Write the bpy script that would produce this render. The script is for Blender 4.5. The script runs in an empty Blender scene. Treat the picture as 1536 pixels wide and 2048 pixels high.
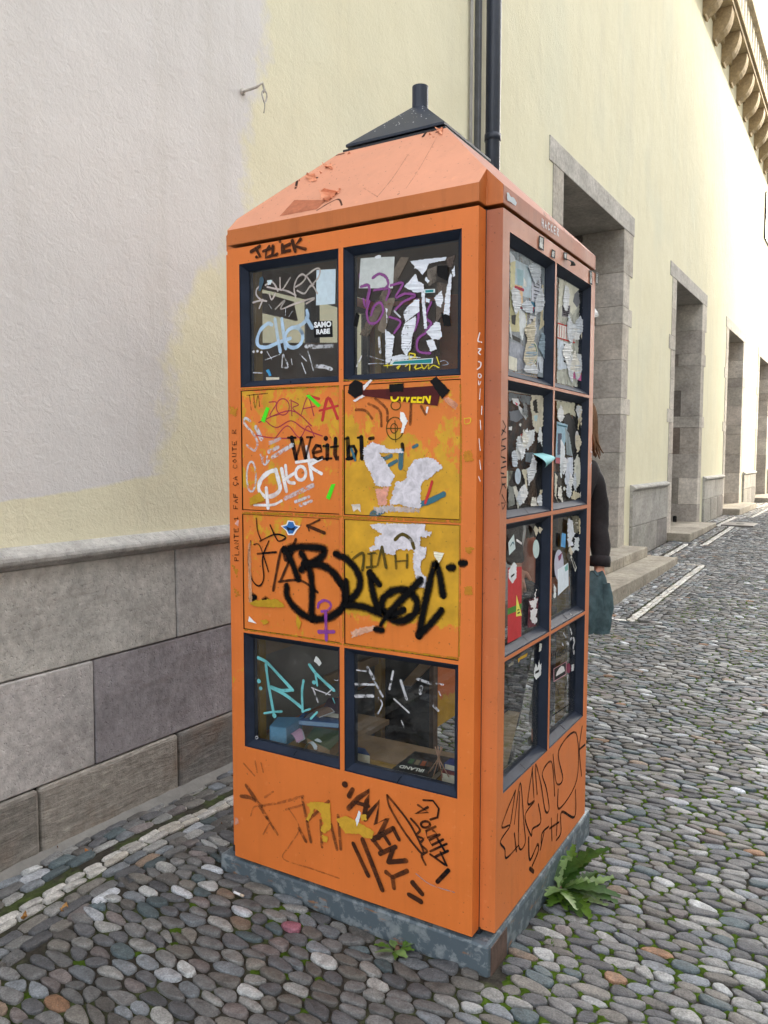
import bpy, bmesh, math, random
from mathutils import Vector, Matrix, noise as mnoise
from mathutils.geometry import tessellate_polygon, delaunay_2d_cdt
random.seed(7)
R_ = math.radians
sc = bpy.context.scene
col = sc.collection

# ------------------------------------------------------------------ camera
FPX, PW, PH = 1562.0, 1536, 2048
PITCH, YAW, ROLL = R_(-4.11), R_(-30.79), R_(0.06)
CAM = Vector((0.84, -1.9935, 1.51))
FW = Vector((math.sin(YAW)*math.cos(PITCH), math.cos(YAW)*math.cos(PITCH), math.sin(PITCH)))
_rt = Vector((math.cos(YAW), -math.sin(YAW), 0.0)); _up = _rt.cross(FW)
RT = _rt*math.cos(ROLL) + _up*math.sin(ROLL)
UP = _up*math.cos(ROLL) - _rt*math.sin(ROLL)
cd = bpy.data.cameras.new('camera'); cam = bpy.data.objects.new('camera', cd); col.objects.link(cam)
cd.sensor_fit = 'VERTICAL'; cd.sensor_height = 36.0; cd.lens = FPX/PH*36.0
cd.clip_start = 0.05; cd.clip_end = 900.0
m = Matrix((RT, UP, -FW)).transposed().to_4x4(); m.translation = CAM
cam.matrix_world = m
sc.camera = cam

# ------------------------------------------------------------------ light
SUN_EL, SUN_OFF = R_(16.0), R_(17.5)      # elevation, angle away from the wall's own direction (+Y)
SUN = Vector((math.sin(SUN_OFF)*math.cos(SUN_EL), math.cos(SUN_OFF)*math.cos(SUN_EL), math.sin(SUN_EL)))
w = bpy.data.worlds.new('World'); sc.world = w; w.use_nodes = True
nt = w.node_tree; bg = nt.nodes['Background']
sky = nt.nodes.new('ShaderNodeTexSky'); sky.sky_type = 'NISHITA'; sky.sun_disc = False
sky.sun_elevation = SUN_EL; sky.sun_rotation = SUN_OFF
sky.air_density = 1.0; sky.dust_density = 4.0; sky.ozone_density = 1.0
hs = nt.nodes.new('ShaderNodeHueSaturation'); hs.inputs['Saturation'].default_value = 0.32   # thin bright cloud veil
nt.links.new(sky.outputs[0], hs.inputs['Color']); vm = nt.nodes.new('ShaderNodeMix'); vm.data_type = 'RGBA'; vm.inputs[0].default_value = 0.6; vm.inputs[7].default_value = (4.3, 4.4, 4.65, 1)   # even high cloud
nt.links.new(hs.outputs[0], vm.inputs[6]); nt.links.new(vm.outputs[2], bg.inputs[0])
bg.inputs[1].default_value = 0.15
sd = bpy.data.lights.new('sun', 'SUN'); sd.energy = 2.0; sd.angle = R_(2.6); sd.color = (1.0, 0.86, 0.64)
so = bpy.data.objects.new('sun', sd); col.objects.link(so)
so.rotation_euler = (-SUN).to_track_quat('-Z', 'Y').to_euler(); so.location = (6, 10, 20)
vs = sc.view_settings
sc.display_settings.display_device = 'sRGB'
vs.view_transform = 'Standard'; vs.look = 'None'; vs.gamma = 1.0; vs.use_curve_mapping = False
vs.exposure = 2.5
sc.cycles.transparent_max_bounces = 48
sc.cycles.max_bounces = 8; sc.cycles.diffuse_bounces = 4
sc.cycles.caustics_reflective = False; sc.cycles.caustics_refractive = False

# ------------------------------------------------------------------ measuring helpers (photo pixel -> point on a real plane)
def ray(u, v): return FW + RT*((u-768)/FPX) - UP*((v-1024)/FPX)
def on_plane(u, v, p, n):
    d = ray(u, v); return CAM + d*((Vector(p)-CAM).dot(n)/d.dot(n))
def ony(u, v, y): return on_plane(u, v, (0, y, 0), Vector((0, 1, 0)))
def onx(u, v, x): return on_plane(u, v, (x, 0, 0), Vector((1, 0, 0)))
def onz(u, v, z): return on_plane(u, v, (0, 0, z), Vector((0, 0, 1)))
def gz(y): return 0.0235*min(max(y-0.6, 0.0), 12.8)
def lin(c): return tuple((x/255/12.92 if x <= 10 else ((x/255+.055)/1.055)**2.4) for x in c)

# ------------------------------------------------------------------ object helpers
def put(o, parent=None):
    col.objects.link(o)
    if parent is not None:
        o.parent = parent
        if parent.type == 'EMPTY' and parent.get('_w'):
            o.matrix_parent_inverse = Matrix.Translation(-Vector(parent.location))
    return o
def tag(o, label, cat=None, group=None, kind=None):
    if label: o['label'] = label
    if cat: o['category'] = cat
    if group: o['group'] = group
    if kind: o['kind'] = kind
    return o
def empty(name, loc=(0, 0, 0), world=True):
    o = bpy.data.objects.new(name, None); o.location = loc; o.empty_display_size = .2
    o['_w'] = 1 if world else 0
    col.objects.link(o); return o
def mesh_obj(name, verts, faces, mat, parent=None, smooth=False, uvs=None):
    me = bpy.data.meshes.new(name); me.from_pydata([tuple(v) for v in verts], [], faces); me.update()
    if smooth: me.polygons.foreach_set('use_smooth', [True]*len(me.polygons))
    if uvs:
        ul = me.uv_layers.new(name='UVMap')
        for lp in me.loops: ul.data[lp.index].uv = uvs[lp.vertex_index]
    o = bpy.data.objects.new(name, me)
    if mat: me.materials.append(mat)
    return put(o, parent)
class MB:
    """collects boxes / prisms / tubes of ONE part"""
    def __init__(s): s.v = []; s.f = []
    def box(s, a, b):
        x0, y0, z0 = [min(p, q) for p, q in zip(a, b)]; x1, y1, z1 = [max(p, q) for p, q in zip(a, b)]
        k = len(s.v)
        s.v += [(x0,y0,z0),(x1,y0,z0),(x1,y1,z0),(x0,y1,z0),(x0,y0,z1),(x1,y0,z1),(x1,y1,z1),(x0,y1,z1)]
        s.f += [tuple(k+i for i in q) for q in ((0,3,2,1),(4,5,6,7),(0,1,5,4),(1,2,6,5),(2,3,7,6),(3,0,4,7))]
        return s
    def prism(s, prof, e0, e1):
        """prof: list of points; e0,e1 : functions point->vec3 for both ends"""
        k = len(s.v); n = len(prof)
        s.v += [tuple(e0(p)) for p in prof] + [tuple(e1(p)) for p in prof]
        for i in range(n): s.f.append((k+i, k+(i+1) % n, k+n+(i+1) % n, k+n+i))
        s.f.append(tuple(range(k+n-1, k-1, -1))); s.f.append(tuple(range(k+n, k+2*n)))
        return s
    def tube(s, pts, r, n=10, cap=True):
        pts = [Vector(p) for p in pts]; rs = r if isinstance(r, (list, tuple)) else [r]*len(pts)
        k = len(s.v); prev = None
        for i, p in enumerate(pts):
            t = (pts[min(i+1, len(pts)-1)]-pts[max(i-1, 0)]).normalized()
            a = prev if prev is not None else (Vector((0, 0, 1)) if abs(t.z) < .9 else Vector((1, 0, 0)))
            b = t.cross(a).normalized(); a = b.cross(t).normalized(); prev = a
            for j in range(n):
                th = 2*math.pi*j/n; s.v.append(tuple(p+(a*math.cos(th)+b*math.sin(th))*rs[i]))
        for i in range(len(pts)-1):
            for j in range(n):
                s.f.append((k+i*n+j, k+i*n+(j+1) % n, k+(i+1)*n+(j+1) % n, k+(i+1)*n+j))
        if cap:
            s.f.append(tuple(range(k+n-1, k-1, -1))); e = k+(len(pts)-1)*n; s.f.append(tuple(range(e, e+n)))
        return s
    def quad(s, *p):
        k = len(s.v); s.v += [tuple(q) for q in p]; s.f.append(tuple(range(k, k+len(p)))); return s
    def build(s, name, mat, parent=None, smooth=False, bevel=0.0, seg=2):
        o = mesh_obj(name, s.v, s.f, mat, parent, smooth)
        bm = bmesh.new(); bm.from_mesh(o.data); bmesh.ops.recalc_face_normals(bm, faces=bm.faces)
        bm.to_mesh(o.data); bm.free()
        if bevel > 0:
            md = o.modifiers.new('bevel', 'BEVEL'); md.width = bevel; md.segments = seg; md.limit_method = 'ANGLE'; md.angle_limit = R_(35)
        return o

# ------------------------------------------------------------------ materials
def new_mat(name):
    M = bpy.data.materials.new(name); M.use_nodes = True
    t = M.node_tree; return M, t, t.nodes['Principled BSDF'], t.nodes['Material Output']
def nd(t, typ, **kw):
    n = t.nodes.new(typ)
    for k, v in kw.items():
        if k.startswith('i_'):
            key = k[2:]; key = int(key) if key.isdigit() else key.replace('_', ' ')
            n.inputs[key].default_value = v
        else: setattr(n, k, v)
    return n
def noise_n(t, coord, scale, detail=5, rough=.6, dist=0.0, stretch=None):
    if stretch:
        mp = nd(t, 'ShaderNodeMapping'); mp.inputs['Scale'].default_value = stretch
        t.links.new(coord, mp.inputs[0]); coord = mp.outputs[0]
    n = nd(t, 'ShaderNodeTexNoise'); n.inputs['Scale'].default_value = scale
    n.inputs['Detail'].default_value = detail; n.inputs['Roughness'].default_value = rough; n.inputs['Distortion'].default_value = dist
    t.links.new(coord, n.inputs['Vector']); return n.outputs['Fac']
def ramp(t, fac, stops):
    r = nd(t, 'ShaderNodeValToRGB'); e = r.color_ramp.elements
    while len(e) < len(stops): e.new(.5)
    for q, (p, c) in zip(e, stops):
        q.position = p; q.color = (c, c, c, 1) if isinstance(c, (int, float)) else (*c[:3], 1)
    t.links.new(fac, r.inputs[0]); return r.outputs[0]
def mix(t, fac, a, b, mode='MIX'):
    n = nd(t, 'ShaderNodeMix', data_type='RGBA', blend_type=mode)
    for s, x in ((0, fac), (6, a), (7, b)):
        if hasattr(x, 'is_linked') or hasattr(x, 'links'): t.links.new(x, n.inputs[s])
        else: n.inputs[s].default_value = x if s == 0 else ((*x[:3], 1))
    return n.outputs[2]
def math_n(t, op, a, b=0.0, c=None):
    n = nd(t, 'ShaderNodeMath', operation=op)
    for i, x in enumerate((a, b) if c is None else (a, b, c)):
        if hasattr(x, 'links'): t.links.new(x, n.inputs[i])
        else: n.inputs[i].default_value = x
    return n.outputs[0]
def bump(t, bsdf, h, strength=.3, dist=.01, chain=None):
    b = nd(t, 'ShaderNodeBump'); b.inputs['Strength'].default_value = strength; b.inputs['Distance'].default_value = dist
    t.links.new(h, b.inputs['Height'])
    if chain is not None: t.links.new(chain, b.inputs['Normal'])
    t.links.new(b.outputs[0], bsdf.inputs['Normal']); return b.outputs[0]
def coord(t, kind='Object'): return nd(t, 'ShaderNodeTexCoord').outputs[kind]

def simple(name, rgb, rough=.6, var=.12, scale=12.0, bmp=0.0, bscale=60.0, metal=0.0, bdist=.004, spec=.4, dirt=0.0):
    M, t, b, o = new_mat(name); c = coord(t); base = lin(rgb)
    n = noise_n(t, c, scale); dk = tuple(x*(1-var) for x in base); lt = tuple(min(1, x*(1+var)) for x in base)
    cc = ramp(t, n, [(.3, dk), (.7, lt)])
    if dirt > 0:
        d = noise_n(t, c, scale*.35, 6, .7); cc = mix(t, ramp(t, d, [(.45, 0.0), (.75, dirt)]), cc, tuple(x*.35 for x in base))
    t.links.new(cc, b.inputs['Base Color']); b.inputs['Roughness'].default_value = rough; b.inputs['Metallic'].default_value = metal
    b.inputs['Specular IOR Level'].default_value = spec
    if bmp > 0: bump(t, b, noise_n(t, c, bscale, 6, .65), bmp, bdist)
    return M

def stone_mat(name, rough=.85, tool=True):
    """sandstone; its colour is the object's own colour"""
    M, t, b, o = new_mat(name); c = coord(t)
    oi = nd(t, 'ShaderNodeObjectInfo')
    n1 = noise_n(t, c, 3.0, 6, .65); n2 = noise_n(t, c, 26.0, 6, .7)
    c1 = mix(t, 1.0, oi.outputs['Color'], ramp(t, n1, [(.28, .66), (.72, 1.22)]), 'MULTIPLY')
    c2 = mix(t, 1.0, c1, ramp(t, n2, [(.3, .72), (.7, 1.2)]), 'MULTIPLY')
    st = noise_n(t, c, 5.0, 5, .7, .5, (1, .35, 3.2))
    c3 = mix(t, ramp(t, st, [(.52, 0.0), (.8, .35)]), c2, lin((96, 78, 66)))
    t.links.new(c3, b.inputs['Base Color']); b.inputs['Roughness'].default_value = rough
    b.inputs['Specular IOR Level'].default_value = .2
    h1 = bump(t, b, noise_n(t, c, 9.0, 7, .7), .55, .02)
    pits = ramp(t, noise_n(t, c, 70.0, 3, .5), [(.30, 0.0), (.42, 1.0)])
    h2 = bump(t, b, pits, .6, .004, h1)
    bump(t, b, noise_n(t, c, 160.0, 3, .6, 0, (1, 3, .5)), .30, .003, h2)
    return M

def paint_mat(name, rgb, fade=(0, 0, 0), peel=0.03, peel_col=(208, 158, 40), zgrad=None, streak=.25, rough=.42, rust=.0, faded=None):
    """weathered lacquer on steel; peel = share of the old mustard coat that shows"""
    M, t, b, o = new_mat(name); c = coord(t); base = lin(rgb)
    n = noise_n(t, c, 5.0, 6, .6)
    cc = ramp(t, n, [(.25, tuple(x*.90 for x in base)), (.75, tuple(min(1, x*1.07) for x in base))])
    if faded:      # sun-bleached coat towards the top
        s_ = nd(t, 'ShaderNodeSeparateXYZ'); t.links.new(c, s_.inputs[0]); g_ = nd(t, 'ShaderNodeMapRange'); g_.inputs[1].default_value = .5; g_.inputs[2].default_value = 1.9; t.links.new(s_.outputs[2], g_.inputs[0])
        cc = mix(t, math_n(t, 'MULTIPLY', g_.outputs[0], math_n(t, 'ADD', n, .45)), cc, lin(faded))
    v = noise_n(t, c, 9.0, 5, .65, 0, (3.0, 3.0, .22))          # rain streaks
    cc = mix(t, ramp(t, v, [(.5, 0.0), (.82, streak)]), cc, tuple(x*.55 for x in base))
    fl = noise_n(t, c, 40.0, 4, .6); cc = mix(t, ramp(t, fl, [(.62, 0.0), (.8, .25)]), cc, lin((238, 170, 120)))
    p = noise_n(t, c, 4.2, 8, .68, .8); p2 = noise_n(t, c, 17.0, 6, .7)
    p3_ = noise_n(t, c, 55.0, 5, .75, 0, (1.3, 1.3, .6)); pm = math_n(t, 'ADD', math_n(t, 'ADD', math_n(t, 'MULTIPLY', p, .52), math_n(t, 'MULTIPLY', p2, .28)), math_n(t, 'MULTIPLY', p3_, .20))
    if zgrad:
        sx = nd(t, 'ShaderNodeSeparateXYZ'); t.links.new(c, sx.inputs[0])
        g = nd(t, 'ShaderNodeMapRange'); g.inputs[1].default_value = zgrad[0]; g.inputs[2].default_value = zgrad[1]
        g.inputs[3].default_value = zgrad[2]; g.inputs[4].default_value = zgrad[3]
        t.links.new(sx.outputs[2], g.inputs[0]); pm = math_n(t, 'ADD', pm, g.outputs[0])
    thr = .5+.22*(1-peel*2) if peel < .5 else .5-.22*(peel*2-1)
    mask = ramp(t, pm, [(max(thr-.012, 0), 0.0), (min(thr+.012, 1), 1.0)])
    mus = ramp(t, noise_n(t, c, 13.0, 5), [(.3, lin(tuple(x*.9 for x in peel_col))), (.75, lin(tuple(min(255, x*1.1) for x in peel_col)))])
    cc = mix(t, mask, cc, mus)
    dd = noise_n(t, c, 95.0, 2, .5); cc = mix(t, ramp(t, dd, [(.69, 0.0), (.74, .55)]), cc, lin((70, 48, 34)))
    if rust > 0:
        rr = noise_n(t, c, 7.0, 7, .72, .4); cc = mix(t, ramp(t, rr, [(.52, 0.0), (.75, rust)]), cc, lin((120, 70, 48)))
    t.links.new(cc, b.inputs['Base Color'])
    t.links.new(ramp(t, n, [(.2, rough-.08), (.8, rough+.15)]), b.inputs['Roughness'])
    b.inputs['Specular IOR Level'].default_value = .38
    h0 = bump(t, b, noise_n(t, c, 4.0, 3, .5), .12, .02); h = bump(t, b, noise_n(t, c, 220.0, 3, .5), .14, .001, h0)
    bump(t, b, mask, -.35, .0008, h)
    return M

def ink(name, rgb, wear=.35, soft=.15, rough=.75, streak=True, scale=55.0, alpha=1.0):
    """paint or marker that lies on a surface: covers by alpha, worn, softer towards the stroke's edge"""
    M, t, b, o = new_mat(name); c = coord(t)
    b.inputs['Base Color'].default_value = (*lin(rgb), 1); b.inputs['Roughness'].default_value = rough
    b.inputs['Specular IOR Level'].default_value = .1
    uv = nd(t, 'ShaderNodeUVMap'); sx = nd(t, 'ShaderNodeSeparateXYZ'); t.links.new(uv.outputs[0], sx.inputs[0])
    e = math_n(t, 'ABSOLUTE', math_n(t, 'SUBTRACT', math_n(t, 'MULTIPLY', sx.outputs[0], 2.0), 1.0))
    n = noise_n(t, c, scale, 6, .7); n2 = noise_n(t, c, 260.0, 3, .6)
    ee = math_n(t, 'ADD', e, math_n(t, 'MULTIPLY', math_n(t, 'SUBTRACT', n2, .5), soft*2.6))
    edge = ramp(t, ee, [(max(0, 1-soft*1.6), 1.0), (1.0, 0.0)])
    wr = ramp(t, n, [(max(0, .5-.30+wear*.42-.08), 1-min(1, wear*2.2)), (.5-.30+wear*.42+.05, 1.0)])
    a = math_n(t, 'MULTIPLY', math_n(t, 'MULTIPLY', edge, wr), alpha)
    if 'spray' not in name: a = math_n(t, 'MULTIPLY', a, ramp(t, noise_n(t, c, 14.0, 4, .6), [(.34, .58), (.56, 1.0)]))      # uneven pressure
    tr = nd(t, 'ShaderNodeBsdfTransparent'); ms = nd(t, 'ShaderNodeMixShader')
    t.links.new(a, ms.inputs[0]); t.links.new(tr.outputs[0], ms.inputs[1]); t.links.new(b.outputs[0], ms.inputs[2])
    t.links.new(ms.outputs[0], o.inputs[0]); return M

def glass_mat(name, tint=(.86, .90, .90), dirt=.10):
    M, t, b, o = new_mat(name); t.nodes.remove(b); c = coord(t)
    tr = nd(t, 'ShaderNodeBsdfTransparent'); tr.inputs[0].default_value = (*tint, 1)
    gl = nd(t, 'ShaderNodeBsdfGlossy'); gl.inputs['Roughness'].default_value = .015
    lw = nd(t, 'ShaderNodeLayerWeight'); lw.inputs[0].default_value = .5; fr_ = math_n(t, 'ADD', math_n(t, 'MULTIPLY', math_n(t, 'POWER', lw.outputs['Facing'], 4.2), .90), .07)
    m1 = nd(t, 'ShaderNodeMixShader'); t.links.new(fr_, m1.inputs[0])
    t.links.new(tr.outputs[0], m1.inputs[1]); t.links.new(gl.outputs[0], m1.inputs[2])
    df = nd(t, 'ShaderNodeBsdfDiffuse'); df.inputs[0].default_value = (.5, .5, .48, 1)
    m2 = nd(t, 'ShaderNodeMixShader')
    d1 = ramp(t, noise_n(t, c, 9.0, 7, .75), [(.42, 0.0), (.8, dirt)])
    d2 = ramp(t, noise_n(t, c, 150.0, 3, .6), [(.64, 0.0), (.74, .5)])
    t.links.new(math_n(t, 'MAXIMUM', d1, math_n(t, 'MULTIPLY', d2, dirt*2)), m2.inputs[0])
    t.links.new(m1.outputs[0], m2.inputs[1]); t.links.new(df.outputs[0], m2.inputs[2])
    bp = nd(t, 'ShaderNodeBump'); bp.inputs['Strength'].default_value = .04; bp.inputs['Distance'].default_value = .002
    t.links.new(noise_n(t, c, 6.0, 2), bp.inputs['Height']); t.links.new(bp.outputs[0], gl.inputs['Normal'])
    t.links.new(m2.outputs[0], o.inputs[0]); return M

_paper = {}
def paper(rgb, alpha=1.0, mott=.25):
    k = (rgb, alpha, mott)
    if k in _paper: return _paper[k]
    M, t, b, o = new_mat('paper'); c = coord(t); base = lin(rgb)
    n = noise_n(t, c, 38.0, 7, .7, .6)
    cc = ramp(t, n, [(.30, tuple(x*(1-mott*1.3) for x in base)), (.62, tuple(min(1, x*1.06) for x in base))])
    f = noise_n(t, c, 120.0, 4, .6); cc = mix(t, ramp(t, f, [(.66, 0.0), (.74, mott)]), cc, (.10, .09, .09))
    t.links.new(cc, b.inputs['Base Color']); b.inputs['Roughness'].default_value = .7; b.inputs['Specular IOR Level'].default_value = .2
    bump(t, b, noise_n(t, c, 45.0, 4), .35, .003)
    if alpha < 1:
        tr = nd(t, 'ShaderNodeBsdfTransparent'); ms = nd(t, 'ShaderNodeMixShader')
        a = ramp(t, noise_n(t, c, 14.0, 7, .7, .8), [(.33, max(0, alpha-.45)), (.6, min(1, alpha+.12))])
        t.links.new(a, ms.inputs[0]); t.links.new(tr.outputs[0], ms.inputs[1]); t.links.new(b.outputs[0], ms.inputs[2])
        t.links.new(ms.outputs[0], o.inputs[0])
    _paper[k] = M; return M

# ================================================================== SETTING: ground and cobbles
WA = R_(1.2)                                   # the facade is turned 1.2 degrees from the booth
WO = Vector((-1.71, 0.2, 0.0)); WN = Vector((math.cos(WA), -math.sin(WA), 0)); WD = Vector((math.sin(WA), math.cos(WA), 0))
def ns(x, y):
    d = Vector((x, y, 0))-WO; return d.dot(WN), d.dot(WD)
def xy(n, s):
    p = WO + WN*n + WD*s; return p.x, p.y

def soil_mat():
    M, t, b, o = new_mat('joint_soil'); c = coord(t)
    n = noise_n(t, c, 30.0, 6, .7); g = noise_n(t, c, 3.2, 6, .65)
    cc = ramp(t, n, [(.3, lin((34, 32, 29))), (.7, lin((72, 68, 61)))])
    cc = mix(t, ramp(t, g, [(.50, 0.0), (.66, .85)]), cc, ramp(t, n, [(.3, lin((40, 52, 22))), (.7, lin((86, 104, 44)))]))
    v = nd(t, 'ShaderNodeTexVoronoi', feature='DISTANCE_TO_EDGE'); v.inputs['Scale'].default_value = 15.0; t.links.new(c, v.inputs['Vector'])
    # beyond the laid stones the sheet itself reads as paving
    sx = nd(t, 'ShaderNodeSeparateXYZ'); t.links.new(c, sx.inputs[0])
    far = math_n(t, 'MAXIMUM', math_n(t, 'GREATER_THAN', sx.outputs[0], 2.2), math_n(t, 'MAXIMUM', math_n(t, 'GREATER_THAN', sx.outputs[1], 20.9), math_n(t, 'LESS_THAN', sx.outputs[1], -2.3)))
    st = mix(t, ramp(t, v.outputs[0], [(.03, 0.0), (.09, 1.0)]), cc, ramp(t, noise_n(t, c, 8.0), [(.3, lin((84, 84, 84))), (.7, lin((132, 130, 126)))]))
    cc = mix(t, far, cc, st)
    t.links.new(cc, b.inputs['Base Color']); b.inputs['Roughness'].default_value = .95; b.inputs['Specular IOR Level'].default_value = .15
    bump(t, b, n, .8, .012); return M
def cobble_mat():
    M, t, b, o = new_mat('cobble'); c = coord(t)
    at = nd(t, 'ShaderNodeAttribute'); at.attribute_name = 'Col'
    n1 = noise_n(t, c, 34.0, 6, .7); n2 = noise_n(t, c, 190.0, 4, .65)
    cc = mix(t, 1.0, at.outputs['Color'], ramp(t, n1, [(.28, .55), (.72, 1.36)]), 'MULTIPLY')
    cc = mix(t, 1.0, cc, ramp(t, n2, [(.3, .62), (.7, 1.36)]), 'MULTIPLY')
    sp = noise_n(t, c, 330.0, 2, .5); cc = mix(t, ramp(t, sp, [(.68, 0.0), (.74, .55)]), cc, (.45, .45, .45))
    t.links.new(cc, b.inputs['Base Color'])
    t.links.new(ramp(t, n1, [(.2, .45), (.8, .75)]), b.inputs['Roughness']); b.inputs['Specular IOR Level'].default_value = .45
    h = bump(t, b, n1, .6, .010); bump(t, b, n2, .7, .0035, h); return M
M_soil, M_cob = soil_mat(), cobble_mat()

# the paving swells a little in front of the booth
def mound(x, y): return .054*math.exp(-((x+1.05)**2/.32+y*y/.16))+.014*math.exp(-(x*x/.12+y*y/.05))
ys = [-70, -20, -4]+[-1.4+.1*i for i in range(21)]+[3, 6, 9, 13.4, 20, 30, 60, 160]; xs = [-40, -6]+[-2.2+.1*i for i in range(29)]+[3, 8, 30, 110]
gv = [(x, y, gz(y)+mound(x, y)-.0085) for y in ys for x in xs]; nx_ = len(xs)
gf = [(j*nx_+i, j*nx_+i+1, (j+1)*nx_+i+1, (j+1)*nx_+i) for j in range(len(ys)-1) for i in range(nx_-1)]
ground = mesh_obj('ground', gv, gf, M_soil); tag(ground, 'cobbled street of rounded grey stones beside the facade', kind='structure')

PAL = [((108, 108, 108), 24), ((86, 87, 90), 22), ((114, 119, 124), 14), ((110, 107, 102), 11), ((92, 89, 86), 8), ((138, 138, 136), 13),
       ((114, 107, 106), 4), ((164, 166, 166), 4.5), ((124, 108, 94), 1.4), ((138, 106, 82), .6), ((80, 92, 96), 7), ((178, 182, 188), 2)]
PALC = [p[0] for p in PAL]; PALW = [p[1] for p in PAL]
rng = random.Random(11)
def pick_col(f=1.0):
    c = rng.choices(PALC, PALW)[0]; k = f*rng.uniform(.74, 1.30); return tuple(min(1.0, x*k) for x in lin(c))
stones = []        # (cx, cy, outline[(x,y)], colour, dome, detail)
STEPS = [((-.1, .58), (4.55, 7.97)), ((-.1, .30), (10.2, 12.6)), ((-.1, .31), (15.35, 18.1)), ((-.1, .31), (20.5, 23.2))]
def white_n(s):
    for a, b, n in ((4.62, 7.98, .875), (9.92, 12.62, .56), (14.84, 18.05, .585), (20.1, 23.5, .585)):
        if a <= s <= b: return n
    return .275 if s < 4.62 else .32
def blocked(n, s):
    if n < .02: return True
    for (a, b), (c, d) in STEPS:
        if a-.03 < n < b+.01 and c-.03 < s < d+.02: return True
    x, y = xy(n, s)
    return -1.045 < x < .012 and -.008 < y < 1.045
def rect_stone(n0, n1, s0, s1, colr, j=.006, dome=.010):
    pts = [(n0, s0), (n1, s0), (n1, s1), (n0, s1)]
    pts = [(a+rng.uniform(-j, j), b+rng.uniform(-j, j)) for a, b in pts]
    out = []
    for i in range(4):
        a, b = pts[i], pts[(i+1) % 4]
        for q in (.16, .5, .84): out.append((a[0]+(b[0]-a[0])*q+rng.uniform(-.0015, .0015), a[1]+(b[1]-a[1])*q+rng.uniform(-.0015, .0015)))
    P = [xy(*p) for p in out]; cx = sum(p[0] for p in P)/12; cy = sum(p[1] for p in P)/12
    stones.append((cx, cy, P, colr, dome, 2 if cy < 9 else 1))
PALE = [(196, 194, 188), (188, 186, 182), (206, 203, 198), (176, 173, 168), (188, 182, 172)]
# the double row of pale setts that follows the wall and steps out round the door steps
s = -3.2
for row in (0, 1):
    s = -3.2 + row*.05
    while s < 25.5:
        L = rng.uniform(.072, .105); n = white_n(s+L/2)-.036+row*.036
        if not blocked(n+.03, s+L/2):
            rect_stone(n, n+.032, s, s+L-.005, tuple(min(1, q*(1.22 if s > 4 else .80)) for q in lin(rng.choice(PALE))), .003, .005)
        s += L
for s0, a, b in ((4.60, .275, .875), (8.0, .32, .875), (9.90, .32, .56), (12.64, .32, .56), (14.82, .32, .585), (18.07, .32, .585)):
    n = a+.07
    while n < b-.05:
        L = rng.uniform(.08, .12)
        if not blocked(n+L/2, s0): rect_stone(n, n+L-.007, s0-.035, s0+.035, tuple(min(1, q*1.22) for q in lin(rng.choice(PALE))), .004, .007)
        n += L
# rows that run along the wall: between wall and pale setts, and three rows outside them
n = .035
while n < .86:
    wd = rng.uniform(.042, .055); s = -3.2+rng.uniform(0, .1)
    while s < 25.5:
        L = rng.uniform(.06, .11); nn = n+rng.uniform(-.004, .004)
        if nn+wd < white_n(s+L/2)-.055 and not blocked(nn+wd/2, s+L/2):
            rect_stone(nn, nn+wd-.0045, s, s+L-.005, pick_col(.98), .007, .007)
        s += L
    n += wd
for k in range(3):
    s = -3.2+rng.uniform(0, .1)
    while s < 25.5:
        L = rng.uniform(.06, .115); n = white_n(s+L/2)+.053+k*.050
        if not blocked(n+.03, s+L/2): rect_stone(n, n+.046, s, s+L-.005, pick_col(.92), .006, .006)
        s += L
# the field: irregular rounded stones in rough rows
seeds = []; AX = 2.1; y = -2.4; row = 0
while y < 21.2:
    x = -1.75+(row % 2)*.04
    xm = 2.3 if y < 8 else 1.4
    while x < xm:
        seeds.append(((x+rng.uniform(-.026, .026))/AX, y+.010*math.sin(x*3.1+y*1.7)+rng.uniform(-.0115, .0115)))
        x += rng.choice((.064, .074, .082, .090, .108))
    y += .0405; row += 1
vc, ed, fc, *_ = delaunay_2d_cdt([Vector(q) for q in seeds], [], [], 0, 1e-7)
cells = [[] for _ in vc]; junctions = []
for tri in fc:
    (ax, ay), (bx, by), (cx, cy) = [vc[i] for i in tri[:3]]
    d = 2*(ax*(by-cy)+bx*(cy-ay)+cx*(ay-by))
    if abs(d) < 1e-9: continue
    ux = ((ax*ax+ay*ay)*(by-cy)+(bx*bx+by*by)*(cy-ay)+(cx*cx+cy*cy)*(ay-by))/d
    uy = ((ax*ax+ay*ay)*(cx-bx)+(bx*bx+by*by)*(ax-cx)+(cx*cx+cy*cy)*(bx-ax))/d
    junctions.append((ux*AX, uy))
    for i in tri[:3]: cells[i].append((ux, uy))
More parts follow.
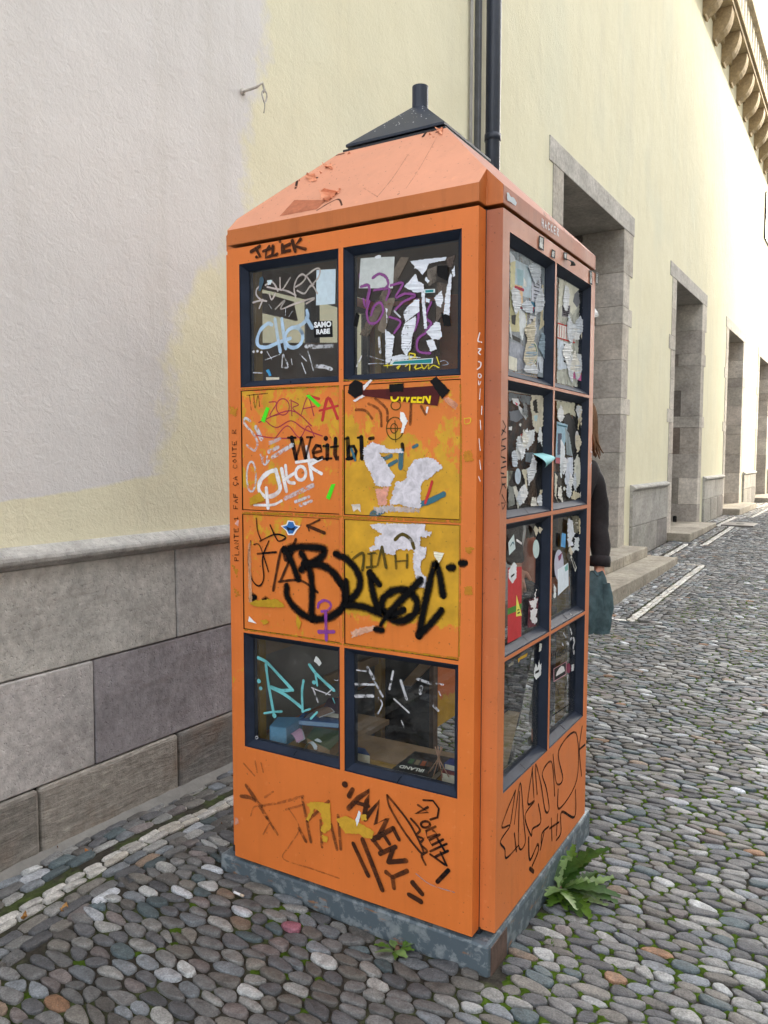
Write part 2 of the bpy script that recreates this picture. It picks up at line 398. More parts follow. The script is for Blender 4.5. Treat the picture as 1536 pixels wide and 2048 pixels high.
for (sx, sy), cl in zip(vc, cells):
    if len(cl) < 4: continue
    X, Y = sx*AX, sy
    if not (-1.7 < X < (2.2 if Y < 8 else 1.3) and -2.3 < Y < 21): continue
    nn, ss = ns(X, Y)
    if nn < white_n(ss)+.192 or blocked(nn, ss): continue
    cl.sort(key=lambda p: math.atan2(p[1]-sy, p[0]-sx))
    P = [(p[0]*AX, p[1]) for p in cl]
    if max(abs(p[0]-X)+abs(p[1]-Y) for p in P) > .15: continue
    cx = sum(p[0] for p in P)/len(P); cy = sum(p[1] for p in P)/len(P)
    g = rng.uniform(.0018, .0052)
    Q = []
    for p in P:
        r = math.hypot(p[0]-cx, p[1]-cy) or 1e-6; k = max(.5, 1-g/r*1.2); Q.append((cx+(p[0]-cx)*k, cy+(p[1]-cy)*k))
    O2 = []
    for i in range(len(Q)):
        a, b = Q[i], Q[(i+1) % len(Q)]
        if math.hypot(a[0]-b[0], a[1]-b[1]) < .008: O2.append(((a[0]+b[0])/2, (a[1]+b[1])/2)); continue
        for q in (.22, .78): O2.append((a[0]+(b[0]-a[0])*q, a[1]+(b[1]-a[1])*q))
    for _ in range(1): O2 = [((O2[i][0]*2+O2[i-1][0]+O2[(i+1) % len(O2)][0])/4, (O2[i][1]*2+O2[i-1][1]+O2[(i+1) % len(O2)][1])/4) for i in range(len(O2))]
    O2 = [(cx+(p[0]-cx)*1.055, cy+(p[1]-cy)*1.055) for p in O2]
    det = 2 if (Y < 5 and X < 1.2) else 1
    stones.append((cx, cy, O2, pick_col(), rng.uniform(.0030, .0058), det))
def px_of(p):
    d = p-CAM; z = d.dot(FW)
    if z < .1: return None
    return 768+FPX*d.dot(RT)/z, 1024-FPX*d.dot(UP)/z, z
def hidden(u, v):   # behind the booth's silhouette
    return 460 < u < 1170 and v < (1720+(u-460)*.42 if u < 985 else 1945-(u-985)*1.72)
def stone_geo(st):
    cx, cy, P, colr, dome, det = st; n = len(P)
    md_ = mound(cx, cy); h = gz(cy)+md_+rng.uniform(-.003, .004); tx, ty = rng.uniform(-.09, .09), rng.uniform(-.09, .09)
    V = []; F = []
    rings = ((1.0, -dome-.018-md_), (1.0, -dome), (.95, -dome*.25), (.84, -dome*.02)) if det == 2 else ((1.0, -dome-.010), (.92, -dome*.25))
    for k, dz in rings:
        for (x, y) in P:
            X, Y = cx+(x-cx)*k, cy+(y-cy)*k
            V.append((X, Y, h+dz+(X-cx)*tx+(Y-cy)*ty+(rng.uniform(-.0012, .0012) if det == 2 else 0)))
    V.append((cx, cy, h))
    for r in range(len(rings)-1):
        for i in range(n): F.append((r*n+i, r*n+(i+1) % n, (r+1)*n+(i+1) % n, (r+1)*n+i))
    r = len(rings)-1
    for i in range(n): F.append((r*n+i, r*n+(i+1) % n, len(V)-1))
    return V, F
pk = onz(600, 1872, 0); pk2 = onz(588, 1900, 0)
score = []
for i, st in enumerate(stones):
    q = px_of(Vector((st[0], st[1], gz(st[1]))))
    if q and -20 < q[0] < 1556 and q[1] < 2075 and not hidden(q[0], q[1]):
        A = 0.0; P = [px_of(Vector((p[0], p[1], 0))) for p in st[2]]
        for k in range(len(P)): A += P[k][0]*P[(k+1) % len(P)][1]-P[(k+1) % len(P)][0]*P[k][1]
        score.append((abs(A), i))
score.sort(reverse=True); big = set(i for _, i in score[:300])
def add_cols(me, cols):
    at = me.attributes.new('Col', 'FLOAT_COLOR', 'POINT'); at.data.foreach_set('color', [x for c in cols for x in (*c, 1.0)])
JV, JF, JC = [], [], []
for i, st in enumerate(stones):
    V, F = stone_geo(st); c = st[3]
    if math.hypot(st[0]-pk.x, st[1]-pk.y) < .036: c = tuple(a*.62+b*.38 for a, b in zip(c, lin((225, 110, 140))))
    if i in big:
        o = mesh_obj('cobblestone', V, F, M_cob, ground, True); add_cols(o.data, [c]*len(V))
    else:
        k = len(JV); JV += V; JF += [tuple(k+q for q in f) for f in F]; JC += [c]*len(V)
o = mesh_obj('cobblestones', JV, JF, M_cob, ground, True); add_cols(o.data, JC); o['kind'] = 'stuff'
# moss cushions in the joints
M_moss = simple('moss', (70, 92, 28), .95, .45, 60, .9, 420, 0, .006, .1)
V, F = [], []
for (x, y) in junctions:
    if not (-1.3 < x < 2.2 and -2.2 < y < 7.5): continue
    nn, ss = ns(x, y)
    if nn < white_n(ss)+.27 or blocked(nn, ss): continue
    q = mnoise.fractal(Vector((x*1.7, y*1.7, 3.3)), 1.0, 2.0, 3)
    if q + (.36 if x > 0 else .02) + rng.uniform(-.25, .25) < .14: continue
    r = rng.uniform(.009, .024); k = len(V); hh = gz(y)+mound(x, y)-.0085+rng.uniform(.005, .011); nn_ = 7; ph = rng.random()*6
    V.append((x, y, hh))
    for j in range(nn_):
        a = ph+j*2*math.pi/nn_; rr = r*rng.uniform(.6, 1.25); V.append((x+math.cos(a)*rr*1.15, y+math.sin(a)*rr, gz(y)+mound(x, y)-.0085))
    for j in range(nn_): F.append((k, k+1+j, k+1+(j+1) % nn_))
moss = mesh_obj('moss', V, F, M_moss, None, True); tag(moss, 'green moss growing in the joints between the cobbles', 'moss', kind='stuff')

# ================================================================== THE LONG BUILDING
bld = empty('building', WO, world=False); bld.rotation_euler = (0, 0, -WA)
tag(bld, 'long cream plastered building with tall stone framed doorways and bracketed cornice', 'building')
M_stone = stone_mat('sandstone')
def rough_mat():
    M, t, b, o = new_mat('split_stone'); c = coord(t); oi = nd(t, 'ShaderNodeObjectInfo')
    bed = noise_n(t, c, 5.0, 8, .72, .6, (1, .8, 5.5)); n2 = noise_n(t, c, 30.0, 6, .7)
    cc = mix(t, 1.0, oi.outputs['Color'], ramp(t, bed, [(.3, .68), (.7, 1.25)]), 'MULTIPLY'); cc = mix(t, 1.0, cc, ramp(t, n2, [(.3, .7), (.7, 1.2)]), 'MULTIPLY')
    cc = mix(t, ramp(t, noise_n(t, c, 3.0, 4), [(.55, 0.0), (.75, .5)]), cc, lin((126, 98, 76)))
    t.links.new(cc, b.inputs['Base Color']); b.inputs['Roughness'].default_value = .9; b.inputs['Specular IOR Level'].default_value = .2
    h = bump(t, b, bed, .6, .030); bump(t, b, n2, .6, .008, h); return M
M_rough = rough_mat()
def SC(c): return (*lin(c), 1.0)
brng = random.Random(5)
def block(name, n0, n1, s0, s1, z0, z1, rgb, parent=bld, bev=.006, j=.0, mat=None):
    mb = MB(); mb.box((n0, s0, z0), (n1, s1, z1))
    if j: mb.v = [(x+(brng.uniform(-j, j) if x == max(n0, n1) else 0), y, z) for x, y, z in mb.v]
    o = mb.build(name, mat or M_stone, parent, bevel=bev); kf = brng.uniform(.94, 1.06); o.color = SC(tuple(max(0, min(255, q*kf)) for q in rgb)); return o
def S_(u, v, off=-.04):
    p = on_plane(u, v, WO+WN*off, WN); return (p-WO).dot(WD), p.z

DOORS = [(4.94, 5.33, 7.50, 7.95, 4.23, 4.455), (10.02, 10.47, 12.59, 13.01, 4.175, 4.38), (15.18, 15.55, 17.72, 18.18, 4.14, 4.345),
         (20.38, 20.75, 22.92, 23.38, 4.13, 4.335), (25.58, 25.95, 28.12, 28.58, 4.13, 4.335)]
def plaster_mat():
    M, t, b, o = new_mat('cream_plaster'); c = coord(t)
    sx = nd(t, 'ShaderNodeSeparateXYZ'); t.links.new(c, sx.inputs[0])
    n = noise_n(t, c, 1.3, 6, .6); n2 = noise_n(t, c, 7.0, 6, .65)
    cream = ramp(t, n, [(.25, lin((227, 221, 193))), (.75, lin((234, 229, 203)))])
    green = noise_n(t, c, .9, 3, .5); cream = mix(t, ramp(t, green, [(.5, 0.0), (.75, .4)]), cream, lin((214, 216, 198)))
    # overpainted field on the left: pale lilac grey coat with an uneven edge
    pts = [(535, -30), (530, 165), (500, 205), (497, 440), (440, 520), (365, 600), (345, 700), (330, 850), (318, 950), (150, 985), (-60, 1010)]
    sz = sorted(((S_(u, v)[1], S_(u, v)[0]) for u, v in pts))
    zl = nd(t, 'ShaderNodeMapRange'); zl.inputs[1].default_value = 0; zl.inputs[2].default_value = 6.0; t.links.new(sx.outputs[2], zl.inputs[0])
    bs = ramp(t, zl.outputs[0], [(max(0, min(1, z/6.0)), (s_+3)/6.0) for z, s_ in sz])
    sedge = math_n(t, 'SUBTRACT', math_n(t, 'MULTIPLY', bs, 6.0), 3.0)
    diff = math_n(t, 'ADD', math_n(t, 'SUBTRACT', sedge, sx.outputs[1]), math_n(t, 'MULTIPLY', math_n(t, 'SUBTRACT', n2, .5), .36))
    k = nd(t, 'ShaderNodeMapRange'); k.inputs[1].default_value = -.04; k.inputs[2].default_value = .06; t.links.new(diff, k.inputs[0])
    lilac = ramp(t, n, [(.25, lin((216, 213, 212))), (.75, lin((226, 223, 221)))])
    cc = mix(t, k.outputs[0], cream, lilac)
    st = noise_n(t, c, 2.6, 5, .6, 0, (1, 2.2, .16)); cc = mix(t, ramp(t, st, [(.5, 0.0), (.8, .22)]), cc, lin((186, 180, 166)))
    sp = noise_n(t, c, 60.0, 2, .5); cc = mix(t, ramp(t, sp, [(.74, 0.0), (.78, .35)]), cc, lin((150, 145, 135)))
    t.links.new(cc, b.inputs['Base Color']); b.inputs['Roughness'].default_value = .95; b.inputs['Specular IOR Level'].default_value = .1
    h = bump(t, b, noise_n(t, c, 24.0, 7, .62, .9), .38, .010)
    h = bump(t, b, noise_n(t, c, 75.0, 5, .6, .5), .45, .005, h); bump(t, b, noise_n(t, c, 4.0, 4, .5), .30, .03, h); return M
M_plas = plaster_mat()
sl = sorted(set([-7.0, 33.0]+[x for d in DOORS for x in (d[1]-.24, d[2]+.24)])); zl_ = [-.2]+[4.3]+[9.3]
mb = MB()
for i in range(len(sl)-1):
    a, b = sl[i], sl[i+1]
    dr = [d for d in DOORS if abs(d[1]-.24-a) < 1e-6]
    z0 = (dr[0][4]+.12) if dr else -.2
    mb.box((-.34, a, z0), (-.04, b, 9.25))
wall = mb.build('plaster_wall', M_plas, bld)
# plinth: three courses of big blocks under a rounded moulding
GREY, LIL, BRN = (180, 177, 172), (168, 165, 164), (120, 108, 98)
def courses(s0, s1, z_ground, near=False):
    if near:
        rows = [(.70, 1.10, [-6.9, -3.6, -1.75, .28, 1.62, 3.3, s1], [(194, 191, 186)]*2+[(198, 195, 189), (192, 189, 186), GREY, LIL]),
                (.27, .70, [-6.9, -4.1, -2.1, -.16, 1.35, 2.9, s1], [GREY, LIL, (190, 186, 184), (166, 161, 165), (168, 164, 166), LIL]),
                (-.2, .27, [-6.9, -4.6, -3.0, -1.55, -.42, .27, 1.3, 2.7, s1], [(150, 145, 138), (144, 139, 133), (146, 141, 135), (142, 137, 130), (154, 148, 140), (128, 125, 121), (130, 127, 123), (140, 136, 131)])]
    else:
        L = s1-s0; rows = [(z_ground+.42, 1.06, [s0, s0+L*.52, s1], [GREY, (158, 156, 152)]),
                           (-.1, z_ground+.42, [s0, s0+L*.33, s0+L*.68, s1], [(160, 158, 152), (150, 147, 142), (130, 126, 124)])]
    for z0, z1, js, cols in rows:
        for k in range(len(js)-1):
            nn = .012 if (near and z0 < 0) else (0.0+brng.uniform(-.003, .002))
            block('plinth_stone', -.30, nn, js[k]+.003, js[k+1]-.003, z0+.003, z1-.002, cols[k % len(cols)], bev=.014 if z0 < 0 else .006, j=.004, mat=M_rough if (near and z0 < 0) else None)
    zt = rows[0][1]; js = rows[0][2]
    for k in range(len(js)-1):
        m2 = MB(); prof = [(-.2, zt), (.004, zt), (.010, zt+.008)]
        prof += [(.010+.020*math.sin(a), zt+.034-.024*math.cos(a)) for a in [math.pi*i/6 for i in range(7)]]
        prof += [(.004, zt+.062), (-.030, zt+.078), (-.2, zt+.085)]
        m2.prism(prof, lambda p, q=js[k]+.001: (p[0], q, p[1]), lambda p, q=js[k+1]-.001: (p[0], q, p[1]))
        o = m2.build('plinth_moulding', M_stone, bld); o.color = SC((176, 174, 170))
    block('plinth_backing', -.29, -.02, s0+.01, s1-.01, -.1, zt, (60, 57, 54), bev=0)
courses(-6.9, DOORS[0][0]+.08, 0.0, True)
for a, b in zip(DOORS[:-1], DOORS[1:]): courses(a[3]+.10, b[0]+.06, gz(a[3]+.2))
courses(DOORS[-1][3]+.1, 32.9, .3)
# mortar smeared along the wall foot
V = []; F = []; k = 0
for i in range(150):
    s_ = -2.2+i*.035; wd = .030+.045*max(0, mnoise.noise(Vector((s_*2.3, 1.0, 0)))+.35)+.008*mnoise.noise(Vector((s_*17, 4.0, 0)))
    V += [(.008, s_, .030+.006*mnoise.noise(Vector((s_*9, 0, 2)))), (.012+wd*.6, s_, .016), (.012+wd, s_, -.006)]
for i in range(149): F += [(3*i, 3*i+1, 3*i+4, 3*i+3), (3*i+1, 3*i+2, 3*i+5, 3*i+4)]
mesh_obj('mortar_fillet', V, F, simple('mortar', (122, 120, 116), .95, .2, 14, .6, 60), bld, True)
# doorways
CZ = [.65, 1.12, 1.55, 2.02, 2.22, 2.68, 3.11, 3.32, 3.72]
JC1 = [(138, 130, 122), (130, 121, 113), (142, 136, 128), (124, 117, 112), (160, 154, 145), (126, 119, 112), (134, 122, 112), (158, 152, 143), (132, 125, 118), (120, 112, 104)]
M_door = simple('dark_oak', (52, 40, 32), .5, .3, 8, .3, 40)
M_metal = simple('black_iron', (30, 30, 32), .45, .2, 20, metal=.6)
for k, (oL, iL, iR, oR, zi, zo) in enumerate(DOORS):
    dw = empty('doorway', (0, 0, 0), world=False); dw.parent = bld
    zs = [gz(iL)-.1 if k else -.1]+CZ+[zi]
    for side in (0, 1):
        for q in range(len(zs)-1):
            tooth = q in (4, 7, 9) if side else q in (1, 4, 7)
            wd = .42 if tooth else .28+brng.uniform(-.015, .015)
            a, b = (iR, iR+wd) if side else (iL-wd, iL)
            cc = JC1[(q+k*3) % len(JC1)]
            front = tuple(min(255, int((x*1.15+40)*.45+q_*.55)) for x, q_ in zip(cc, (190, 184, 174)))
            sp = brng.choice((-.42, -.55, -.36)) if q % 2 else None
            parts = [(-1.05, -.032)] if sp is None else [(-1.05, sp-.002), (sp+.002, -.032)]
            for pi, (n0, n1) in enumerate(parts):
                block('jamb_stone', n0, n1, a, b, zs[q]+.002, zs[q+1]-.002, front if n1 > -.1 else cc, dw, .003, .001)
    block('lintel', -1.05, -.030, oL, oR, zi+.001, zo, (188, 184, 178), dw, .006)
    mb = MB(); mb.box((-1.10, iL-.02, -.1), (-.98, iR+.02, zi))
    lf = mb.build('door_leaf', M_door, dw)
    for c0 in (iL+.08, (iL+iR)/2+.05):
        for z0 in (.55, 1.7, 2.9):
            m3 = MB(); m3.box((-.985, c0, z0), (-.955, c0+(iR-iL)/2-.15, z0+1.0)); m3.build('door_panel', M_door, lf, bevel=.01)
M_step = stone_mat('step_stone', .8)
def steps(label, boxes):
    t_ = empty('stone_steps', xy((boxes[0][0]+boxes[0][1])/2, boxes[0][2])+(0,), world=False)
    t_.location = WO; t_.rotation_euler = (0, 0, -WA); tag(t_, label, 'steps', 'stone steps before the doorways')
    for n0, n1, s0, s1, z0, z1, cuts in boxes:
        js = [s0]+[c for c in cuts if s0 < c < s1]+[s1]
        for i in range(len(js)-1):
            block('step_stone', n0, n1, js[i]+.003, js[i+1]-.003, z0, z1, (168, 160, 146), t_, .010, .003, M_step)
steps('two tier pale stone steps before the doorway nearest the orange booth',
      [(-.4, .59, 4.56, 7.95, .0, .262, [5.05, 5.75, 6.25, 6.95, 7.45]), (-.9, .26, 4.8, 7.80, .262, .385, [5.6, 6.7])])
steps('single low stone step before the second doorway from the booth', [(-.9, .30, 10.22, 12.58, .1, .345, [11.3])])
steps('single low sunlit stone step before the third doorway from the booth', [(-.9, .30, 15.40, 18.08, .15, .42, [16.7])])
steps('single stone step before the farthest visible doorway at the right edge', [(-.9, .30, 20.55, 23.2, .15, .42, [21.9])])
# cornice: consoles, slab, balustrade
cor = empty('cornice', (0, 0, 0), world=False); cor.parent = bld
M_con = stone_mat('cornice_stone', .85)
prof = [(-.05, 8.70), (.0, 8.66), (.02, 8.70)]+[(.03+.235*math.sin(a), 9.15-.40*math.cos(a)) for a in [math.pi/2*i/7 for i in range(1, 8)]]+[(.265, 9.17), (-.05, 9.17)]
for k in range(-13, 17):
    s0 = 11.84+.92*k
    m2 = MB(); m2.prism(prof, lambda p, q=s0: (p[0], q, p[1]), lambda p, q=s0+.26: (p[0], q, p[1]))
    o = m2.build('bracket', M_con, cor, bevel=.008); o.color = SC((172, 152, 120))
m2 = MB(); m2.box((-.3, -7, 9.172), (.285, 33, 9.26)); m2.box((-.3, -7, 9.262), (.33, 33, 9.34)); m2.box((-.04, -7, 8.98), (.012, 33, 9.17))
o = m2.build('cornice_slab', M_con, cor); o.color = SC((182, 164, 134))
for k in range(110):
    s0 = -6.8+k*.36
    if not (4 < s0 < 32): continue
    m2 = MB(); m2.box((.19, s0, 9.342), (.29, s0+.15, 9.93)); o = m2.build('baluster', M_con, cor, bevel=.006); o.color = SC((214, 206, 188))
m2 = MB(); m2.box((.14, -7, 9.932), (.37, 33, 10.06)); o = m2.build('handrail', M_con, cor, bevel=.01); o.color = SC((190, 178, 156))
# downpipe and conduit
M_pipe = simple('pipe_paint', (44, 50, 62), .4, .15, 14, .05, 90)
M_zinc = simple('zinc', (150, 148, 144), .5, .15, 10, metal=.2)
M_zinc2 = simple('dark_zinc', (92, 94, 98), .5, .2, 12, metal=.3)  # darker grey metal of the flat conduit
dp = empty('downpipe', (0, 0, 0), world=False); dp.parent = bld
MB().tube([(.045, 3.50, 0), (.045, 3.50, 9.1)], .057, 16).build('pipe', M_pipe, dp, True)
for z in (1.4, 3.9, 6.4): MB().tube([(.045, 3.50, z), (.045, 3.50, z+.05)], .063, 16).build('pipe_clamp', M_pipe, dp, True)
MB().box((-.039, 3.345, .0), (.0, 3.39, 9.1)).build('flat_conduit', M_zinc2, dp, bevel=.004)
MB().tube([(-.02, 3.25, 0), (-.02, 3.25, 9.1)], .014, 8).build('conduit', M_zinc, dp, True)
for z in (2.2, 3.78, 5.4, 7.0): MB().box((-.04, 3.225, z), (.0, 3.275, z+.03)).build('conduit_clip', M_zinc, dp)
# iron hook high on the wall
hk = empty('wall_hook', (0, 0, 0), world=False); hk.parent = bld
M_hook = simple('hook_paint', (190, 184, 176), .7, .2, 60)
hs0, hz0 = S_(484, 184)
MB().tube([(-.05, hs0, hz0), (.05, hs0+.002, hz0+.002), (.062, hs0+.03, hz0+.03), (.062, hs0+.045, hz0+.0), (.062, hs0+.035, hz0-.012)], .0065, 8).build('hook', M_hook, hk, True)
MB().tube([(.062+.004*math.sin(a*2), hs0+.044+.016*math.sin(a), hz0-.030+.028*math.cos(a)) for a in [2*math.pi*i/14 for i in range(15)]], .004, 6).build('ring', M_hook, hk, True)
MB().tube([(.062, hs0+.044, hz0-.056), (.058, hs0+.050, hz0-.075), (.05, hs0+.053, hz0-.10)], .0028, 6).build('wire', M_hook, hk, True)
MB().tube([(-.041, hs0, hz0), (-.03, hs0, hz0)], .016, 10).build('rosette', M_hook, hk, True)
# slender black fitting in the second doorway
lamp = empty('door_fitting', (0, 0, 0), world=False); lamp.parent = bld
MB().tube([(-.30, 10.56, 2.72), (-.30, 10.56, 3.36)], [.018, .045], 8).build('tapered_body', M_metal, lamp, True)
MB().tube([(-.30, 10.56, 3.36), (-.30, 10.56, 3.40)], .075, 10).build('cap', M_metal, lamp, True)
MB().box((-.32, 10.46, 3.2), (-.28, 10.56, 3.23)).build('bracket_arm', M_metal, lamp)
# metal plate in the paving, black pegs on the steps, wall sign far along
cov = empty('floor_cover', xy(.62, 13.0)+(.3,), True); tag(cov, 'flat grey metal cover plate set in the paving between second and third doorway', 'cover plate')
mb = MB(); p = [xy(.37, 12.62), xy(.89, 12.62), xy(.89, 13.30), xy(.37, 13.30)]
mb.prism(p, lambda q: (q[0], q[1], .27), lambda q: (q[0], q[1], .312)); mb.build('plate', simple('cover_steel', (112, 108, 104), .5, .2, 14, .3, 80, .4), cov, bevel=.004)
mb = MB(); p = [xy(.58, 12.88), xy(.70, 12.88), xy(.70, 13.02), xy(.58, 13.02)]
mb.prism(p, lambda q: (q[0], q[1], .3125), lambda q: (q[0], q[1], .317)); mb.build('lifting_slot', M_metal, cov)
for (nn, ss, z, lab) in ((-.35, 12.32, .345, 'small black door peg on the step of the second doorway'), (-.35, 17.3, .42, 'small black door peg on the step of the third doorway')):
    e = empty('door_peg', xy(nn, ss)+(z,), True); tag(e, lab, 'door peg', 'black pegs on the door steps'); x, y = xy(nn, ss)
    MB().tube([(x, y, z), (x, y, z+.09)], .035, 10).build('post', M_metal, e, True); MB().tube([(x, y, z+.09), (x, y, z+.11)], [.04, .02], 10).build('knob', M_metal, e, True)
e = empty('wall_sign', xy(.1, 20.7)+(7.3,), True); tag(e, 'pale grey sign board in dark frame high on the sunlit wall at right edge', 'sign')
mb = MB(); p0 = xy(-.03, 20.80); p1 = xy(.0, 20.80); q0 = xy(-.03, 22.3); q1 = xy(.0, 22.3)
mb.prism([p0, p1, q1, q0], lambda q: (q[0], q[1], 7.25), lambda q: (q[0], q[1], 8.30)); mb.build('board', simple('sign_grey', (176, 180, 192), .5), e)
mb = MB()
for (a, b, z0, z1) in ((20.74, 20.80, 7.19, 8.36), (22.3, 22.36, 7.19, 8.36), (20.80, 22.3, 7.19, 7.25), (20.80, 22.3, 8.30, 8.36)):
    pp = [xy(-.03, a), xy(.004, a), xy(.004, b), xy(-.03, b)]; mb.prism(pp, lambda q, z=z0: (q[0], q[1], z), lambda q, z=z1: (q[0], q[1], z))
mb.build('frame', M_metal, e)

# ------------------------------------------------------------------ the house across the street: its shade lies over the near end
opp = empty('opposite_building', (9.5, 0, 0), True); tag(opp, 'plain plastered house across the street whose shade covers the near facade', 'building')
M_opp = simple('opposite_plaster', (226, 222, 212), .9, .08, 1.0)
edge = []
for (u, v) in ((1459, 640), (1457, 480), (1450, 330), (1428, 150), (1398, 0), (1380, -90)):
    q = on_plane(u, v, WO-WN*.04, WN); t_ = (9.5-q.x)/SUN.x; q = q+SUN*t_; edge.append((q.y, q.z))
sil = [(-24, -.1), (edge[0][0], -.1)]+edge+[(edge[-1][0]-3.0, edge[-1][1]+1.2), (-24, edge[-1][1]+1.2)]
MB().prism(sil, lambda p: (9.5, p[0], p[1]), lambda p: (20.0, p[0], p[1])).build('wall', M_opp, opp)
M_owin = simple('opposite_window', (40, 44, 50), .15, .1, 3)
for iy in range(15):
    for iz in range(4):
        MB().box((9.44, -22+iy*3.5, 1.2+iz*3.6), (9.52, -20.7+iy*3.5, 3.3+iz*3.6)).build('window', M_owin, opp)

# ================================================================== THE BOOTH
booth = empty('phone_booth', (-.5, .5, 0), True)
tag(booth, 'orange metal phone booth covered in graffiti and stickers, used as a book exchange', 'phone booth')
M_or = paint_mat('orange_paint', (220, 120, 54), peel=.24, streak=.22)
M_or_top = paint_mat('orange_fascia', (192, 110, 56), peel=.03, streak=.5)
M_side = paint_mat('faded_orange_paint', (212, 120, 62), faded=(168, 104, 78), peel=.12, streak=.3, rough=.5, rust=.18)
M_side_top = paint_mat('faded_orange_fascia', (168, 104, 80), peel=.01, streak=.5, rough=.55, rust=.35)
M_roof = paint_mat('roof_paint', (212, 148, 118), peel=.004, streak=.2, rough=.6)
M_pTL = paint_mat('panel_paint_upper_left', (222, 124, 52), peel=.40, zgrad=(1.33, 1.72, .0, .03))
M_pTR = paint_mat('panel_paint_upper_right', (222, 124, 52), peel=.44, zgrad=(1.36, 1.62, .10, -.01))
M_pBL = paint_mat('panel_paint_lower_left', (222, 124, 52), peel=.36, zgrad=(1.1, 1.3, -.02, .06))
M_pBR = paint_mat('panel_paint_lower_right', (222, 124, 52), peel=.45, zgrad=(.96, 1.08, -.16, .16))
M_navy = simple('navy_frame', (36, 44, 60), .58, .18, 16, .12, 70, 0, .003, .22, dirt=.3)
M_cap = simple('roof_cap_paint', (40, 48, 62), .45, .12, 12, .1, 60)
def base_mat():
    M, t, b, o = new_mat('galvanised_base'); c = coord(t)
    n = noise_n(t, c, 24.0, 7, .66, .35); cc = ramp(t, n, [(.50, lin((90, 103, 112))), (.56, lin((124, 134, 140))), (.7, lin((146, 154, 158)))])
    r = noise_n(t, c, 9.0, 6, .7, 0, (1, 1, 4)); cc = mix(t, ramp(t, r, [(.60, 0.0), (.68, .75)]), cc, lin((176, 118, 62)))
    t.links.new(cc, b.inputs['Base Color']); b.inputs['Roughness'].default_value = .55; b.inputs['Metallic'].default_value = .25
    bump(t, b, n, .25, .003); return M
M_base = base_mat()
M_gl = glass_mat('window_glass', (.80, .84, .83), .10); M_gl2 = glass_mat('side_glass', (.74, .78, .78), .16)
M_wood = simple('plywood', (140, 114, 86), .7, .22, 9, .2, 40)
M_bwood = simple('brown_board', (92, 68, 52), .75, .25, 7, .2, 40)
M_dark = simple('dark_board', (34, 38, 44), .5, .3, 10, .2, 30)
M_must = simple('mustard_post', (146, 112, 34), .55, .15, 12)
NX = .05                                            # the re-entrant corners are 5 cm square
ZB, ZFB, ZFT = .12, 2.1986, 2.2485
C1, C2, C3, C4 = .1, .4915, .5085, .9                # window module along each face
ROW = [(1.7345, 2.1335), (1.3290, 1.7245), (.9260, 1.3160), (.5207, .9145)]
BV, BD = .0215, .024                                # splayed reveal: inset and depth
# a face frame maps (a along the face, z, d outwards) to the world
FR = {'front': lambda a, z, d: Vector((-1+a, -d, z)), 'side': lambda a, z, d: Vector((d, a, z)),
      'left': lambda a, z, d: Vector((-1-d, 1-a, z)), 'rear': lambda a, z, d: Vector((-a, 1+d, z))}
def face_sheet(face, skip, mats, panels):
    """the pressed sheet of one face with its openings cut out"""
    f = FR[face]; A = [NX, C1, C2, C3, C4, 1-NX]; zz = [ZB]
    for z0, z1 in reversed(ROW): zz += [z0, z1]
    zz.append(ZFB-.012)
    mb = MB()
    for i in range(len(A)-1):
        for j in range(len(zz)-1):
            if i in (1, 3) and j % 2 == 1: continue
            mb.quad(f(A[i], zz[j], 0), f(A[i+1], zz[j], 0), f(A[i+1], zz[j+1], 0), f(A[i], zz[j+1], 0))
    for i, (a0, a1) in enumerate(((NX, NX), (1-NX, 1-NX))): # returns into the corner notch
        mb.quad(f(a0, ZB, 0), f(a0, ZB, -NX), f(a0, ZFB-.012, -NX), f(a0, ZFB-.012, 0))
    for i in range(len(A)-1): mb.quad(f(A[i], ZB, 0), f(A[i+1], ZB, 0), f(A[i+1], ZB, -.04), f(A[i], ZB, -.04))
    bm_o = mesh_obj(face+'_sheet', mb.v, mb.f, mats, booth)
    bm = bmesh.new(); bm.from_mesh(bm_o.data); bmesh.ops.remove_doubles(bm, verts=bm.verts, dist=1e-5)
    bmesh.ops.recalc_face_normals(bm, faces=bm.faces); bm.to_mesh(bm_o.data); bm.free()
    return bm_o
def window(face, cidx, ridx, glass=True, gm=None):
    f = FR[face]; a0, a1 = ((C1, C2), (C3, C4))[cidx]; z0, z1 = ROW[ridx]
    mb = MB(); out = [(a0, z0), (a1, z0), (a1, z1), (a0, z1)]
    o_ = [(a0+.001, z0+.001), (a1-.001, z0+.001), (a1-.001, z1-.001), (a0+.001, z1-.001)]
    r_ = [(a0+.0035, z0+.0035), (a1-.0035, z0+.0035), (a1-.0035, z1-.0035), (a0+.0035, z1-.0035)]
    i_ = [(a0+BV, z0+BV), (a1-BV, z0+BV), (a1-BV, z1-BV), (a0+BV, z1-BV)]
    def ring(A, da, B, db):
        for k in range(4):
            p, q, r, s2 = A[k], A[(k+1) % 4], B[(k+1) % 4], B[k]
            mb.quad(f(*p, da), f(*q, da), f(*r, db), f(*s2, db))
    ring(out, 0.0, o_, -.004); ring(o_, -.004, r_, -.002); ring(r_, -.002, i_, -BD); ring(i_, -BD, i_, -BD-.02)
    ring(i_, -BD-.02, out, -BD-.02)
    fr = mesh_obj('window', mb.v, mb.f, M_navy, booth)
    bm = bmesh.new(); bm.from_mesh(fr.data); bmesh.ops.remove_doubles(bm, verts=bm.verts, dist=1e-5); bmesh.ops.recalc_face_normals(bm, faces=bm.faces); bm.to_mesh(fr.data); bm.free()
    if glass:
        gp = [f(*p, -BD-.004) for p in i_]
        mesh_obj('pane', gp, [(0, 1, 2, 3)], gm or M_gl, fr)
    return fr
